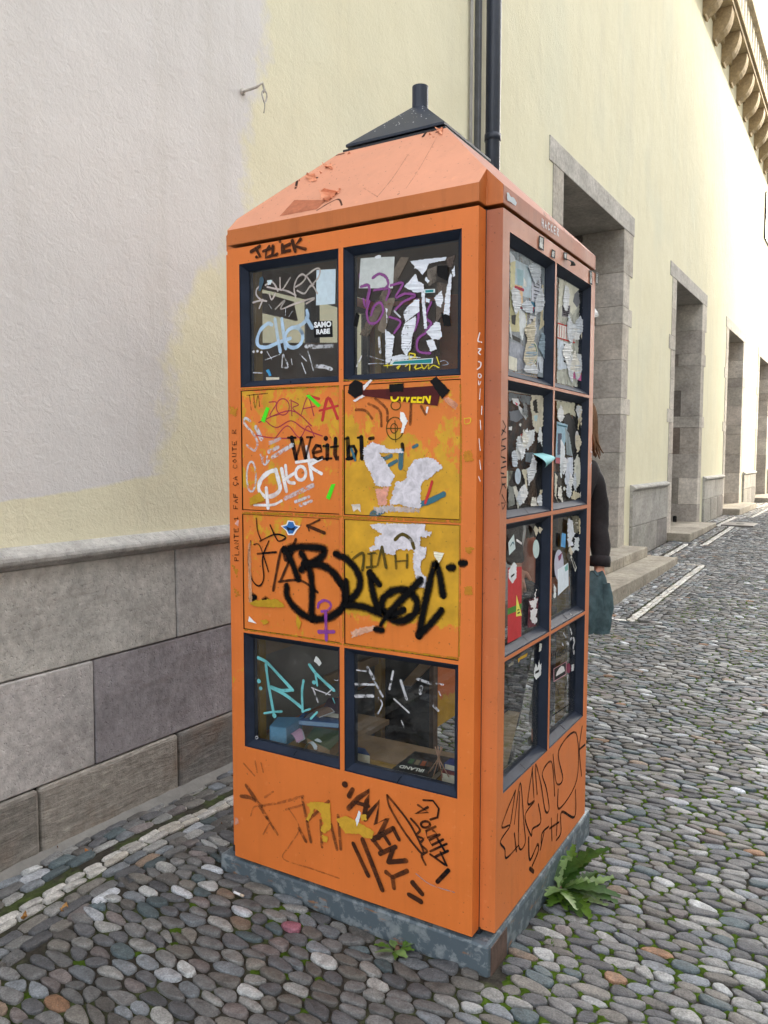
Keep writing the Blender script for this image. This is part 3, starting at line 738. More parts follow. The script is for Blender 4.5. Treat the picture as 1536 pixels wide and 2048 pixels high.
face_sheet('front', None, M_or, None); face_sheet('side', None, M_side, None); face_sheet('left', None, M_or, None)
WIN = {}
for c in (0, 1):
    for r in (0, 3): WIN['front', c, r] = window('front', c, r)
    for r in range(4):
        WIN['side', c, r] = window('side', c, r, gm=M_gl2); window('left', c, r)
# panels of the two middle rows of the front
PAN = {}
for c, r, mt in ((0, 1, M_pTL), (1, 1, M_pTR), (0, 2, M_pBL), (1, 2, M_pBR)):
    a0, a1 = ((C1, C2), (C3, C4))[c]; z0, z1 = ROW[r]; g = .0022
    PAN[c, r] = MB().box((-1+a0+g, .0025, z0+g), (-1+a1-g, .02, z1-g)).build('panel', mt, booth, bevel=.0012)
MB().box((-.93, .021, .90), (-.07, .03, 1.74)).build('panel_backing', M_dark, booth)
# rear: left half boarded, right half open where the door stands ajar
f = FR['rear']; mb = MB()
mb.box((-.06, .995, ZB), (-.0+.0-.05, 1.0, 2.185)); mb.box((-.95, .995, ZB), (-.90, 1.0, 2.185)); mb.box((-.90, .995, ZB), (-.67, 1.0, 2.185)); mb.box((-.67, .995, 1.45), (-.06, 1.0, 2.185))
mb.build('rear_sheet', M_or, booth)
dr = MB(); P0 = onx(864, 1462, -.67)
dr.box((-.69, 1.003, P0.z), (-.67, 1.62, 1.95)); dr.build('door', paint_mat('door_paint', (212, 112, 52), peel=.2, zgrad=(.35, .62, .35, -.2)), booth, bevel=.003)
# corner posts at the bottom of the notches
for (cx, cy) in ((-.05, .05), (-.05, .95), (-.95, .05), (-.95, .95)):
    sx, sy = (1 if cx < -.5 else -1), (1 if cy < .5 else -1)
    MB().box((cx-sx*.0015, cy-sy*.0015, .1), (cx+sx*.02, cy+sy*.02, 2.19)).build('corner_post', M_dark, booth)
    MB().box((cx+sx*.022, cy+sy*.022, .14), (cx+sx*.058, cy+sy*.058, 2.18)).build('inner_post', M_must, booth, bevel=.003)
# fascia and roof: a square with notched corners, 45 degree hipped roof
def notched(h, z):
    k = NX; a = h; pts = [(-a+k, -a), (a-k, -a), (a-k, -a+k), (a, -a+k), (a, a-k), (a-k, a-k), (a-k, a), (-a+k, a), (-a+k, a-k), (-a, a-k), (-a, -a+k), (-a+k, -a+k)]
    return [Vector((-.5+x, .5+y, z)) for x, y in pts]
lo, hi = notched(.5, ZFB), notched(.5, ZFT)
V = lo+hi; F = [(i, (i+1) % 12, 12+(i+1) % 12, 12+i) for i in range(12)]; F.append(tuple(range(11, -1, -1)))
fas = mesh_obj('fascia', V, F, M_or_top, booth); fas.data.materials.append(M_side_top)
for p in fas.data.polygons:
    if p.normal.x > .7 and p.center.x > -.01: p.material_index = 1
    if p.normal.y < -.7 and False: pass
md = fas.modifiers.new('bevel', 'BEVEL'); md.width = .0025; md.segments = 2
# roof faces: valley points rise where the notch cuts the hips
def rz(x, y): return ZFT + .5 - max(abs(x+.5), abs(y-.5))
top = .205
def roof_side(rot, mat):
    pts = [(-.45, -.5), (.45, -.5), (.45, -.45), (top, -top), (-top, -top), (-.45, -.45)]
    c_, s_ = math.cos(rot), math.sin(rot); V = []
    for x, y in pts:
        X, Y = -.5+c_*x-s_*y, .5+s_*x+c_*y; V.append((X, Y, rz(X, Y)))
    return mesh_obj('roof_sheet', V, [tuple(range(6))], mat, booth)
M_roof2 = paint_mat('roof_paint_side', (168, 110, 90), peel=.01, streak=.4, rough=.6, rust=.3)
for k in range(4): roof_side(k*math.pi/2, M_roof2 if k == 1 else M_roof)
for sx in (-1, 1):
    for sy in (-1, 1):      # notch walls between fascia top and hip
        g = Vector((-.5+sx*.45, .5+sy*.45, ZFT)); gt = g+Vector((0, 0, .05))
        a = Vector((-.5+sx*.45, .5+sy*.5, ZFT)); b = Vector((-.5+sx*.5, .5+sy*.45, ZFT))
        mesh_obj('notch_cheek', [a, g, gt, b], [(0, 1, 2), (1, 3, 2)], M_or_top, booth)
MB().box((-.5-top+.01, .5-top+.01, rz(-.5+top, .5)-.03), (-.5+top-.01, .5+top-.01, rz(-.5+top, .5)+.012)).build('vent_collar', M_dark, booth)
h, zc, za = .188, 2.566, 2.742
V = [(-.5-h, .5-h, zc), (-.5+h, .5-h, zc), (-.5+h, .5+h, zc), (-.5-h, .5+h, zc), (-.5-h, .5-h, zc+.008), (-.5+h, .5-h, zc+.008), (-.5+h, .5+h, zc+.008), (-.5-h, .5+h, zc+.008), (-.5, .5, za)]
cap = mesh_obj('roof_cap', V, [(3, 2, 1, 0), (0, 1, 5, 4), (1, 2, 6, 5), (2, 3, 7, 6), (3, 0, 4, 7), (4, 5, 8), (5, 6, 8), (6, 7, 8), (7, 4, 8)], M_cap, booth)
MB().tube([(-.5, .5, 2.70), (-.5, .5, 2.795)], .0285, 20).build('vent_pipe', M_cap, cap)
# droppings on the cap
mb = MB(); r3 = random.Random(3)
for k in range(46):
    u = r3.gauss(.0, .09); v = r3.uniform(.03, .15)
    if abs(u) > v: continue
    p = Vector((-.5+u, .5-v-.0012, za-(v)*(za-zc-.008)/h+.0015)); q = r3.uniform(.0008, .0026)
    mb.quad(p+Vector((-q, 0, 0)), p+Vector((0, -q, -q)), p+Vector((q, 0, 0)), p+Vector((0, q, q)))
mb.build('bird_droppings', simple('droppings', (220, 222, 224), .8), cap)
# base frame
mb = MB(); mb.box((-1.03, .008, -.05), (.0, 1.03, .104)); mb.build('base', M_base, booth, bevel=.012)
MB().box((-.9995, .045, .1045), (-.045, .95, .125)).build('base_gap', M_dark, booth)
MB().box((.0005, .02, .0), (.003, .14, .092)).build('corner_plate', simple('rusty_plate', (92, 74, 66), .7, .3, 30, .4, 60), booth)
# inside: floor, shelf, boards, ceiling
MB().box((-.95, .05, .126), (-.05, .95, .14)).build('floor', M_dark, booth)
MB().box((-.95, .05, 2.17), (-.05, .95, 2.185)).build('ceiling', M_bwood, booth)
MB().box((-.62, .140, .497), (-.06, .322, .515)).build('shelf', M_wood, booth); MB().box((-.925, .140, .497), (-.622, .50, .515)).build('shelf', M_wood, booth); MB().box((-.925, .046, .495), (-.06, .138, .514)).build('shelf_front', M_must, booth)
MB().box((-.925, .07, 1.30), (-.075, .93, 1.325)).build('shelf', M_bwood, booth)
MB().box((-.925, .50, .60), (-.905, .93, .64)).build('rail', M_wood, booth)
def inner_board(px, plane, mat, th=.012):
    P = [onx(u, v, plane) for u, v in px]
    mb = MB(); mb.prism(P, lambda p: p, lambda p: p+Vector((-th, 0, 0))); mb.build('inner_board', mat, booth)
z1 = lambda a, b: (440+a/5.486, 430+b/5.486)
for poly in ([(320, 560), (1330, 400), (1330, 990), (945, 920), (500, 815), (320, 800)], [(320, 860), (500, 860), (810, 950), (855, 1160), (500, 1075), (320, 1060)],
             [(320, 1405), (1330, 1400), (1330, 1900), (320, 1900)], [(320, 800), (425, 800), (425, 1405), (320, 1405)]):
    inner_board([z1(*p) for p in poly], -.93, M_bwood)
MB().box((-.945, .948, .66), (-.675, .955, 2.15)).build('inner_board', M_bwood, booth)
MB().box((-.945, .94, .14), (-.675, .947, .96)).build('inner_board', M_dark, booth)
MB().box((-.948, .08, .14), (-.940, .94, .50)).build('inner_board', M_dark, booth)
MB().box((-.948, .12, .52), (-.936, .93, .80)).build('inner_board', simple('grey_board', (112, 110, 108), .8, .15, 9), booth)
MB().box((-.948, .12, .80), (-.932, .93, .935)).build('inner_board', M_wood, booth)
MB().box((-.675, .93, .14), (-.655, .97, 2.15)).build('inner_post', M_bwood, booth)
MB().box((-.47, .15, .93), (-.45, .93, 1.298)).build('bookcase_back', M_bwood, booth)
MB().box((-.47, .15, 1.328), (-.45, .93, 1.73)).build('bookcase_back', M_bwood, booth)
MB().prism([(-.80, .52), (-.75, .52), (-.45, .86), (-.50, .86)], lambda p: (p[0], .90, p[1]), lambda p: (p[0], .925, p[1])).build('diagonal_strut', M_wood, booth)

# ------------------------------------------------------------------ traced paint, paper and lettering on the faces
def catmull(P, n=6):
    if len(P) < 3: return P
    out = []; Q = [P[0]]+P+[P[-1]]
    for i in range(1, len(Q)-2):
        for k in range(n):
            t = k/n; a, b, c, d = Q[i-1], Q[i], Q[i+1], Q[i+2]
            out.append(.5*((2*b)+(c-a)*t+(2*a-5*b+4*c-d)*t*t+(3*b-a-3*c+d)*t*t*t))
    out.append(P[-1]); return out
class Plane:
    def __init__(s, proj, nrm): s.p = proj; s.n = Vector(nrm)
FRONT = Plane(lambda u, v: ony(u, v, 0.0), (0, -1, 0)); PANEL = Plane(lambda u, v: ony(u, v, .0025), (0, -1, 0))
SIDE = Plane(lambda u, v: onx(u, v, 0.0), (1, 0, 0))
FGL = Plane(lambda u, v: ony(u, v, BD+.004), (0, -1, 0)); SGL = Plane(lambda u, v: onx(u, v, -BD-.004), (1, 0, 0))
_lay = {}
def layer(pl):
    k = (id(pl)); _lay[k] = _lay.get(k, 0)+1; return .0004+.00006*_lay[k]
def strokes(name, parent, pl, org, lines, mat, w=10, smooth=True):
    """strokes that touch make one mark; marks that stand apart become objects of their own"""
    L2 = [(L if isinstance(L, tuple) and isinstance(L[0], list) else (L, w)) for L in lines]
    bb = [(min(p[0] for p in l)-q*.6, min(p[1] for p in l)-q*.6, max(p[0] for p in l)+q*.6, max(p[1] for p in l)+q*.6) for l, q in L2]
    gid = list(range(len(L2)))
    for i in range(len(L2)):
        for j in range(i):
            a, b = bb[i], bb[j]
            if a[0] < b[2] and b[0] < a[2] and a[1] < b[3] and b[1] < a[3]:
                gi, gj = gid[i], gid[j]; gid = [gj if g == gi else g for g in gid]
    return [_strokes(name, parent, pl, org, [l for l, g in zip(L2, gid) if g == k], mat, w, smooth) for k in sorted(set(gid))]
def _strokes(name, parent, pl, org, lines, mat, w=10, smooth=True):
    """lines: list of (points, [width]) in pixels of an enlarged view org=(x0,y0,scale)"""
    x0, y0, sc_ = org; V = []; F = []; U = []; off = layer(pl)
    for k, L in enumerate(lines):
        pts, ww = (L if isinstance(L, tuple) and isinstance(L[0], list) else (L, w))
        P = [Vector((x0+a/sc_, y0+b/sc_)) for a, b in pts]
        if len(P) == 1: P = [P[0]+Vector((-.1, 0)), P[0]+Vector((.1, 0))]
        if smooth: P = catmull(P)
        W3 = [pl.p(p.x, p.y) for p in P]
        hw = ww/sc_*.5*(1.14 if 'spray' in mat.name else 1.12)
        e = pl.p(P[0].x+1, P[0].y); e2 = pl.p(P[0].x, P[0].y+1); mm = ((e-W3[0]).length+(e2-W3[0]).length)*.5*hw
        if name == 'paint_tag' : pass
        # round caps: extend the ends
        d0 = (W3[0]-W3[1]).normalized(); d1 = (W3[-1]-W3[-2]).normalized()
        path = [(W3[0]+d0*mm*q, math.sqrt(max(0, 1-q*q))) for q in (.98, .8, .45)]+[(p, 1.0) for p in W3]+[(W3[-1]+d1*mm*q, math.sqrt(max(0, 1-q*q))) for q in (.45, .8, .98)]
        base = len(V); o_ = pl.n*(off+k*.00004); seg = random.random()*10; n_ = len(path)
        for i, (p, r) in enumerate(path):
            t_ = (path[min(i+1, n_-1)][0]-path[max(i-1, 0)][0]); t_ = t_.normalized() if t_.length > 1e-9 else d1
            sd_ = pl.n.cross(t_).normalized(); ww_ = mm*r*(1+.24*mnoise.noise(Vector((seg, i*.35, 0))))
            V += [tuple(p+o_+sd_*ww_), tuple(p+o_-sd_*ww_)]
            ev = .5+.5*max(r, .05); U += [(.0 if r > .3 else .02, i*.1), (1.0, i*.1)]
        for i in range(n_-1):
            q = base+2*i; F.append((q, q+1, q+3, q+2))
    return mesh_obj(name, V, F, mat, parent, False, U)
def sheet(name, parent, pl, org, poly, mat, jag=0.0, seed=1, lift=0.0):
    x0, y0, sc_ = org; r = random.Random(seed+len(poly)*7+int(poly[0][0])); P = [Vector((x0+a/sc_, y0+b/sc_)) for a, b in poly]
    if jag:
        Q = []
        for i in range(len(P)):
            a, b = P[i], P[(i+1) % len(P)]; n = max(1, int((b-a).length/1.5)); t = (b-a); t = Vector((-t.y, t.x)).normalized() if t.length else t
            for k in range(n):
                q_ = a+(b-a)*(k/n); Q.append(q_+t*jag*(1.5*mnoise.noise(Vector((q_.x*.35, q_.y*.35, seed)))+r.uniform(-.28, .28)))
        P = Q
    off = layer(pl)+.0002
    W3 = [pl.p(p.x, p.y)+pl.n*(off+(r.random()**3*lift if lift else 0)) for p in P]
    tri = tessellate_polygon([[Vector((p.x, p.y, 0)) for p in P]])
    return mesh_obj(name, W3, [tuple(t) for t in tri], mat, parent, False, [(.5, .5)]*len(P))
def ell(cx, cy, rx, ry, a0=0, a1=360, n=18, rot=0):
    c, s = math.cos(R_(rot)), math.sin(R_(rot)); out = []
    for i in range(n+1):
        a = R_(a0+(a1-a0)*i/n); x, y = rx*math.cos(a), ry*math.sin(a); out.append((cx+c*x-s*y, cy+s*x+c*y))
    return out
def text_geo(body, bold=.0, shear=0.0):
    cu = bpy.data.curves.new('t', 'FONT'); cu.body = body; cu.offset = bold; cu.shear = shear; cu.resolution_u = 3
    ob = bpy.data.objects.new('t', cu); col.objects.link(ob); dg = bpy.context.evaluated_depsgraph_get()
    me = bpy.data.meshes.new_from_object(ob.evaluated_get(dg)); vs_ = [v.co.copy() for v in me.vertices]; fs = [tuple(p.vertices) for p in me.polygons]
    bpy.data.objects.remove(ob); bpy.data.meshes.remove(me); return vs_, fs
def text_on(name, parent, pl, body, bl, br, tl, mat, bold=.01, shear=0.0, org=None):
    """lettering laid into the parallelogram bottom-left, bottom-right, top-left (pixels of a view)"""
    cv = (lambda p: p) if org is None else (lambda p: (org[0]+p[0]/org[2], org[1]+p[1]/org[2]))
    A, B, D = [pl.p(*cv(p)) for p in (bl, br, tl)]; vs_, fs = text_geo(body, bold, shear)
    x0 = min(v.x for v in vs_); x1 = max(v.x for v in vs_); y0 = min(v.y for v in vs_); y1 = max(v.y for v in vs_); off = layer(pl)+.0003
    W3 = [A+(B-A)*((v.x-x0)/(x1-x0))+(D-A)*((v.y-y0)/(y1-y0))+pl.n*off for v in vs_]
    return mesh_obj(name, W3, fs, mat, parent, False, [(.5, .5)]*len(W3))

I_blk = ink('black_marker', (22, 20, 22), .22, .10); I_spray = ink('black_spray', (12, 12, 14), .16, .34, .45, scale=30)
I_brn = ink('brown_marker', (66, 40, 28), .30, .10); I_brnf = ink('faint_brown_marker', (110, 66, 40), .55, .2, alpha=.75)
I_wht = ink('white_marker', (236, 234, 236), .34, .12); I_whtf = ink('worn_white_marker', (214, 216, 222), .62, .2, alpha=.85)
I_red = ink('red_marker', (196, 62, 62), .40, .12); I_mag = ink('crimson_marker', (170, 60, 80), .42, .12)
I_pur = ink('purple_marker', (138, 70, 158), .30, .15); I_purg = ink('purple_spray', (142, 82, 142), .30, .3, alpha=.92)
I_olv = ink('olive_marker', (86, 74, 34), .42, .15); I_teal = ink('teal_marker', (64, 112, 128), .35, .2)
I_cyan = ink('turquoise_marker', (112, 188, 192), .36, .1); I_lblu = ink('pale_blue_marker', (178, 206, 232), .22, .1); I_gry = ink('grey_marker', (188, 178, 172), .38, .1)
I_yel = ink('yellow_marker', (226, 208, 60), .30, .12); I_must = ink('mustard_chip', (192, 150, 48), .2, .12)
I_blue = ink('print_blue', (50, 110, 180), .1, .02)
flat = lambda rgb: paper(rgb, 1.0, .08)
ZB2 = (440, 740, 2.9538); ZC = (440, 1240, 2.844); ZA = (440, 430, 5.486); ZD = (680, 400, 4.267); ZE = (460, 1220, 5.6885); ZF = (670, 1260, 4.1514)
tl, tr_, bl_, br_ = PAN[0, 1], PAN[1, 1], PAN[0, 2], PAN[1, 2]
fsheet = bpy.data.objects['front_sheet']; ssheet = bpy.data.objects['side_sheet']
I_seam = ink('old_coat', (176, 134, 40), .62, .35, alpha=.9)
strokes('seam_wear', fsheet, FRONT, ZB2, [([(130, 112), (400, 105), (700, 95)], 9), ([(140, 845), (420, 852), (715, 868)], 16), ([(735, 872), (1050, 880), (1410, 895)], 20), ([(150, 1535), (430, 1570), (715, 1618)], 10), ([(735, 1622), (1050, 1660), (1405, 1705)], 14), ([(726, 120), (726, 480), (726, 860)], 9), ([(726, 880), (727, 1250), (728, 1600)], 9), ([(1420, 90), (1425, 500), (1420, 900)], 12), ([(1418, 920), (1420, 1300), (1412, 1690)], 9), ([(730, 60), (1000, 62), (1410, 40)], 8)], I_seam, 10)
# upper left panel
strokes('graffiti', tl, PANEL, ZB2, [[(175, 150), (185, 235)], [(200, 145), (208, 225), (225, 150), (235, 215)], [(160, 150), (280, 138)]], I_brnf, 6)
strokes('graffiti', tl, PANEL, ZB2, [[(290, 190), (335, 195), (295, 270), (350, 262)], ell(372, 218, 38, 48), [(420, 175), (425, 270)], [(420, 180), (465, 205), (430, 225), (475, 268)],
        [(480, 265), (520, 160), (555, 270)], [(490, 230), (560, 215)], [(215, 385), (300, 400), (430, 405)], [(230, 310), (420, 240), (540, 330)], [(330, 400), (400, 330), (470, 400), (520, 330), (560, 395)], [(250, 280), (330, 340), (420, 300), (500, 350), (605, 390)]], I_mag, 6)
strokes('graffiti', tl, PANEL, ZB2, [([(605, 295), (640, 165), (695, 285)], 18), ([(590, 240), (695, 212)], 14), ([(520, 150), (585, 170)], 14)], I_red, 14)
strokes('graffiti', tl, PANEL, ZB2, [([(178, 300), (150, 285), (145, 315), (195, 375), (222, 430), (205, 475), (160, 445)], 14), (ell(186, 630, 27, 88), 12), ([(240, 500), (262, 560), (290, 535)], 10), ([(215, 340), (245, 405)], 26), ([(255, 515), (250, 545)], 12), ([(280, 510), (275, 550)], 10)], I_whtf, 12)
strokes('graffiti', tl, PANEL, ZB2, [([(330, 592), (290, 604), (245, 645), (230, 700), (258, 745), (315, 742), (355, 705), (345, 645), (330, 592)], 24), ([(365, 585), (393, 715)], 20), ([(388, 565), (402, 655), (440, 668)], 17), ([(378, 650), (440, 610)], 18),
        (ell(478, 610, 30, 40), 18), ([(513, 455), (528, 545), (545, 645)], 20), ([(602, 522), (535, 565), (600, 612)], 18), ([(452, 545), (600, 525)], 16), ([(275, 700), (285, 812)], 22), ([(205, 797), (310, 797), (365, 772)], 13)], I_wht, 20)
strokes('graffiti', tl, PANEL, ZB2, [([(388, 758), (548, 682)], 24), ([(448, 778), (525, 750)], 18), ([(475, 800), (540, 775)], 18), ([(298, 430), (352, 408)], 22), ([(292, 482), (342, 458)], 24), ([(312, 515), (428, 442)], 22)], I_whtf, 20, False)
lett = [([(425, 402), (450, 522)], 26), ([(450, 522), (482, 415)], 14), ([(482, 408), (507, 522)], 26), ([(507, 522), (537, 402)], 14), ([(402, 400), (448, 400)], 12), ([(515, 397), (548, 397)], 12),
        ([(552, 490), (602, 478), (594, 450), (570, 446), (550, 480), (556, 515), (580, 526), (604, 515)], 18), ([(636, 448), (634, 522)], 26), ([(612, 450), (640, 447)], 12), ([(613, 525), (660, 522)], 12), ([(626, 404)], 26), ([(684, 408), (681, 500), (690, 522), (706, 520)], 24), ([(657, 456), (702, 450)], 12)]
strokes('lettering', tl, PANEL, ZB2, lett, I_blk, 20, False)
strokes('lettering', tr_, PANEL, ZB2, [([(756, 405), (760, 520)], 26), ([(737, 407), (760, 403)], 12), ([(765, 455), (792, 450), (806, 480), (796, 515), (765, 524)], 20), ([(748, 526), (780, 526)], 12), ([(836, 398), (840, 520)], 26), ([(815, 400), (840, 396)], 12), ([(886, 405), (905, 402)], 20), ([(1078, 440), (1082, 470)], 22), ([(940, 515), (965, 520)], 16)], I_blk, 20, False)
for k, q in enumerate(([(508, 150), (530, 145), (598, 208), (582, 222)], [(243, 300), (275, 218), (295, 225), (265, 312)], [(628, 755), (660, 675), (684, 672), (650, 768)])):
    sheet('tape_scrap', tl, PANEL, ZB2, q, flat((80, 222, 40)))
# upper right panel
strokes('graffiti', tr_, PANEL, ZB2, [ell(1035, 345, 50, 66), ell(1030, 345, 20, 28), [(985, 345), (1070, 345)], [(1035, 300), (1040, 425)], ell(1040, 210, 28, 26)], I_olv, 6)
strokes('graffiti', tr_, PANEL, ZB2, [[(805, 235), (860, 240), (900, 285)], [(920, 170), (985, 230), (990, 300)], [(880, 200), (945, 240), (955, 330)], [(1130, 200), (1125, 320)], [(1190, 215), (1215, 260)]], I_brnf, 16)
strokes('graffiti', tr_, PANEL, ZB2, [([(965, 528), (1010, 508)], 26), ([(1002, 562), (1042, 538)], 24), ([(1072, 480), (1068, 575)], 30), ([(1145, 455), (1165, 445)], 20), ([(780, 470), (800, 530)], 18), ([(1190, 790), (1240, 775), (1320, 735)], 34), ([(905, 850), (960, 830)], 40)], I_teal, 20)
WT = paper((222, 218, 226), 1.0, .3)
sheet('torn_paper', tr_, PANEL, ZB2, [(850, 460), (900, 425), (960, 445), (1000, 470), (1070, 465), (1090, 490), (1000, 490), (940, 490), (965, 520), (1000, 575), (1035, 625), (1005, 690), (960, 690), (920, 680), (890, 600), (860, 560), (850, 510)], WT, 2.2)
sheet('torn_paper', tr_, PANEL, ZB2, [(1110, 590), (1150, 530), (1230, 515), (1280, 530), (1320, 580), (1280, 600), (1240, 640), (1200, 660), (1185, 720), (1190, 780), (1190, 815), (1150, 820), (1080, 800), (1040, 795), (1000, 795), (1025, 720), (1040, 660), (1100, 650)], WT, 2.4)
sheet('torn_paper', tr_, PANEL, ZB2, [(920, 705), (1000, 690), (985, 800), (940, 800), (930, 760)], paper((236, 170, 150), 1.0, .3), 2.5)
sheet('torn_paper', tr_, PANEL, ZB2, [(910, 815), (1000, 800), (1190, 822), (1180, 840), (1000, 836), (930, 850)], paper((212, 206, 210), .7, .3), 3)
sheet('torn_paper', tr_, PANEL, ZB2, [(1068, 245), (1090, 255), (1110, 300), (1085, 370), (1070, 375), (1080, 320), (1065, 290)], flat((240, 238, 236)), 1.0)
sheet('torn_paper', tr_, PANEL, ZB2, [(780, 795), (830, 790), (835, 840), (815, 820), (790, 838)], paper((238, 236, 236), .8), 1.0)
strokes('graffiti', tr_, PANEL, ZB2, [([(1255, 660), (1240, 710), (1215, 785)], 16)], I_red, 12)
pst = sheet('poster_strip', tr_, PANEL, ZB2, [(845, 118), (1000, 112), (1300, 92), (1312, 100), (1288, 212), (1100, 188), (830, 150)], flat((84, 32, 32)), .0)
text_on('lettering', tr_, PANEL, 'OWEEN', (1008, 188), (1248, 200), (1012, 128), flat((240, 214, 30)), .035, .1, ZB2)
[layer(PANEL) for _ in range(6)]
sheet('poster_strip', tr_, PANEL, ZB2, [(985, 112), (1290, 92), (1288, 150), (1130, 160), (1000, 156), (985, 150)], flat((74, 28, 30)))
BT = paper((16, 16, 18), 1.0, .2)
for q in ([(765, 85), (800, 58), (842, 75), (845, 140), (800, 167), (756, 135)], [(1000, 85), (1086, 78), (1085, 128), (1003, 132)], [(1240, 65), (1278, 38), (1360, 122), (1312, 172)]): sheet('tape_scrap', fsheet, FRONT, ZB2, q, BT, .8)
for q in ([(845, 95), (890, 55), (902, 60), (850, 122)], [(785, 182), (840, 148), (858, 155), (800, 188)], [(1222, 215), (1232, 215), (1228, 258), (1216, 250)]): sheet('torn_paper', fsheet, FRONT, ZB2, q, flat((232, 226, 224)), .8)
sheet('torn_paper', tr_, PANEL, ZB2, [(1318, 168), (1350, 160), (1410, 200), (1395, 235), (1350, 205)], paper((236, 178, 150), .8, .3), 2)
# lower left panel
bd = sheet('sticker', bl_, PANEL, ZB2, [(362, 920), (395, 912), (405, 888), (440, 892), (450, 915), (478, 922), (455, 950), (440, 975), (405, 975), (395, 950)], flat((236, 238, 240)))
sheet('sticker_print', bl_, PANEL, ZB2, [(372, 925), (400, 918), (410, 895), (436, 898), (445, 920), (466, 926), (448, 944), (434, 966), (410, 967), (400, 946)], flat((52, 108, 176)))
sheet('sticker_print', bl_, PANEL, ZB2, [(395, 925), (425, 935), (450, 925), (440, 950), (420, 945), (405, 950)], flat((22, 36, 60)))
strokes('graffiti', bl_, PANEL, ZB2, [([(218, 875), (226, 950), (245, 1000)], 7), ([(185, 1010), (170, 1120), (190, 1230), (232, 1275), (262, 1230), (255, 1110), (292, 1010)], 8), ([(240, 1010), (330, 970), (392, 988), (350, 1010), (322, 965), (300, 915)], 8), ([(225, 1085), (335, 1075)], 10), ([(205, 1030), (240, 1040), (290, 1190)], 7)], I_blk, 7)
strokes('graffiti', bl_, PANEL, ZB2, [([(318, 1300), (345, 1150), (370, 1055), (395, 1125), (452, 1000)], 15), ([(360, 1248), (432, 1080)], 14), ([(352, 1250), (480, 1243), (580, 1312)], 13), ([(520, 920), (620, 962)], 18), ([(520, 920), (592, 884)], 10), ([(520, 918), (530, 948)], 10)], I_brn, 14)
strokes('spray_tag', bl_, PANEL, ZB2, [[(390, 1062), (470, 1045), (560, 1048), (618, 1060), (600, 1105), (540, 1145), (490, 1172)], [(390, 1065), (430, 1140), (462, 1225)], [(490, 1092), (530, 1170), (548, 1280), (545, 1400), (545, 1462)],
        [(505, 1142), (600, 1152), (668, 1192), (712, 1250)], [(712, 1420), (640, 1462), (545, 1468), (455, 1412), (402, 1340), (398, 1285)], [(695, 1088), (715, 1100)]], I_spray, 50)
strokes('spray_tag', bl_, PANEL, ZB2, [([(198, 1343)], 50), ([(272, 1366)], 50)], I_spray, 50)
strokes('graffiti', bl_, PANEL, ZB2, [([(582, 1400), (590, 1375), (620, 1360), (650, 1372), (658, 1398), (635, 1420), (605, 1425)], 15), ([(628, 1428), (632, 1592)], 19), ([(590, 1545), (674, 1545)], 22)], I_pur, 18)
sheet('torn_paper', bl_, PANEL, ZB2, [(175, 1453), (222, 1497), (172, 1485)], flat((240, 238, 238)), .4)
sheet('paint_chip', bl_, PANEL, ZB2, [(170, 1030), (185, 1010), (195, 1380), (175, 1370)], paper((226, 176, 140), .7), 1)
sheet('paint_chip', bl_, PANEL, ZB2, [(175, 1375), (220, 1360), (330, 1350), (370, 1370), (385, 1400), (300, 1402), (200, 1392)], paper((188, 150, 40), 1, .15), 2.0)
for q in ([(455, 1440), (470, 1460), (485, 1490), (470, 1540), (455, 1500)], [(245, 1480), (275, 1470), (292, 1490), (265, 1505)], [(180, 760), (240, 720), (270, 770), (180, 800)]): sheet('paint_chip', bl_ if q[0][1] > 900 else tl, PANEL, ZB2, q, paper((194, 150, 40), 1, .15), 1.5)
# lower right panel
sheet('torn_paper', br_, PANEL, ZB2, [(890, 912), (1000, 905), (1210, 910), (1215, 945), (1255, 960), (1245, 980), (1190, 990), (1185, 1040), (1225, 1050), (1220, 1100), (1190, 1130), (1190, 1190), (1225, 1230), (1215, 1290), (1180, 1280), (1155, 1200), (1145, 1120), (1150, 1060), (1100, 1060), (1045, 1060), (1040, 1095), (980, 1080), (940, 1060), (890, 1070), (885, 1050), (920, 1030), (915, 990), (960, 970), (900, 930)], WT, 2.4)
strokes('graffiti', br_, PANEL, ZB2, [([(792, 1112), (850, 1082), (846, 1180)], 16), ([(872, 1165), (925, 1160)], 14), ([(880, 1085), (920, 1080)], 12), ([(897, 1085), (898, 1165)], 16), ([(960, 1045), (935, 1150)], 14), ([(962, 1045), (985, 1165)], 16), ([(1040, 1095), (1045, 1170)], 14), ([(1110, 1090), (1108, 1165)], 14), ([(1040, 1130), (1110, 1125)], 10), ([(1040, 1000), (1080, 970), (1130, 1000), (1150, 1050)], 20)], I_olv, 14)
strokes('spray_tag', br_, PANEL, ZB2, [[(745, 1110), (800, 1165), (832, 1240), (815, 1310), (760, 1368)], [(745, 1385), (850, 1398), (960, 1440), (1060, 1482), (1145, 1445), (1168, 1375), (1122, 1308), (1045, 1298), (975, 1340), (960, 1400), (1010, 1445), (1080, 1420)], [(893, 1205), (908, 1320), (940, 1415)], [(893, 1205), (938, 1258)],
        [(1000, 1438), (1090, 1340), (1185, 1245)], [(1180, 1562), (1200, 1450), (1232, 1300), (1272, 1148), (1300, 1205), (1320, 1322)], [(1308, 1425), (1245, 1500), (1180, 1562)], ([(955, 1500), (990, 1450)], 30), ([(930, 1530), (955, 1535)], 44), ([(750, 1250), (755, 1310), (748, 1360)], 40)], I_spray, 50)
strokes('spray_tag', fsheet, FRONT, ZB2, [[(690, 1225), (722, 1275), (738, 1330), (728, 1390), (705, 1425)]], I_spray, 46)
strokes('spray_tag', br_, PANEL, ZB2, [([(1368, 1165)], 58)], I_spray, 55)
strokes('spray_tag', fsheet, FRONT, ZB2, [([(1436, 1141)], 56)], I_spray, 55)
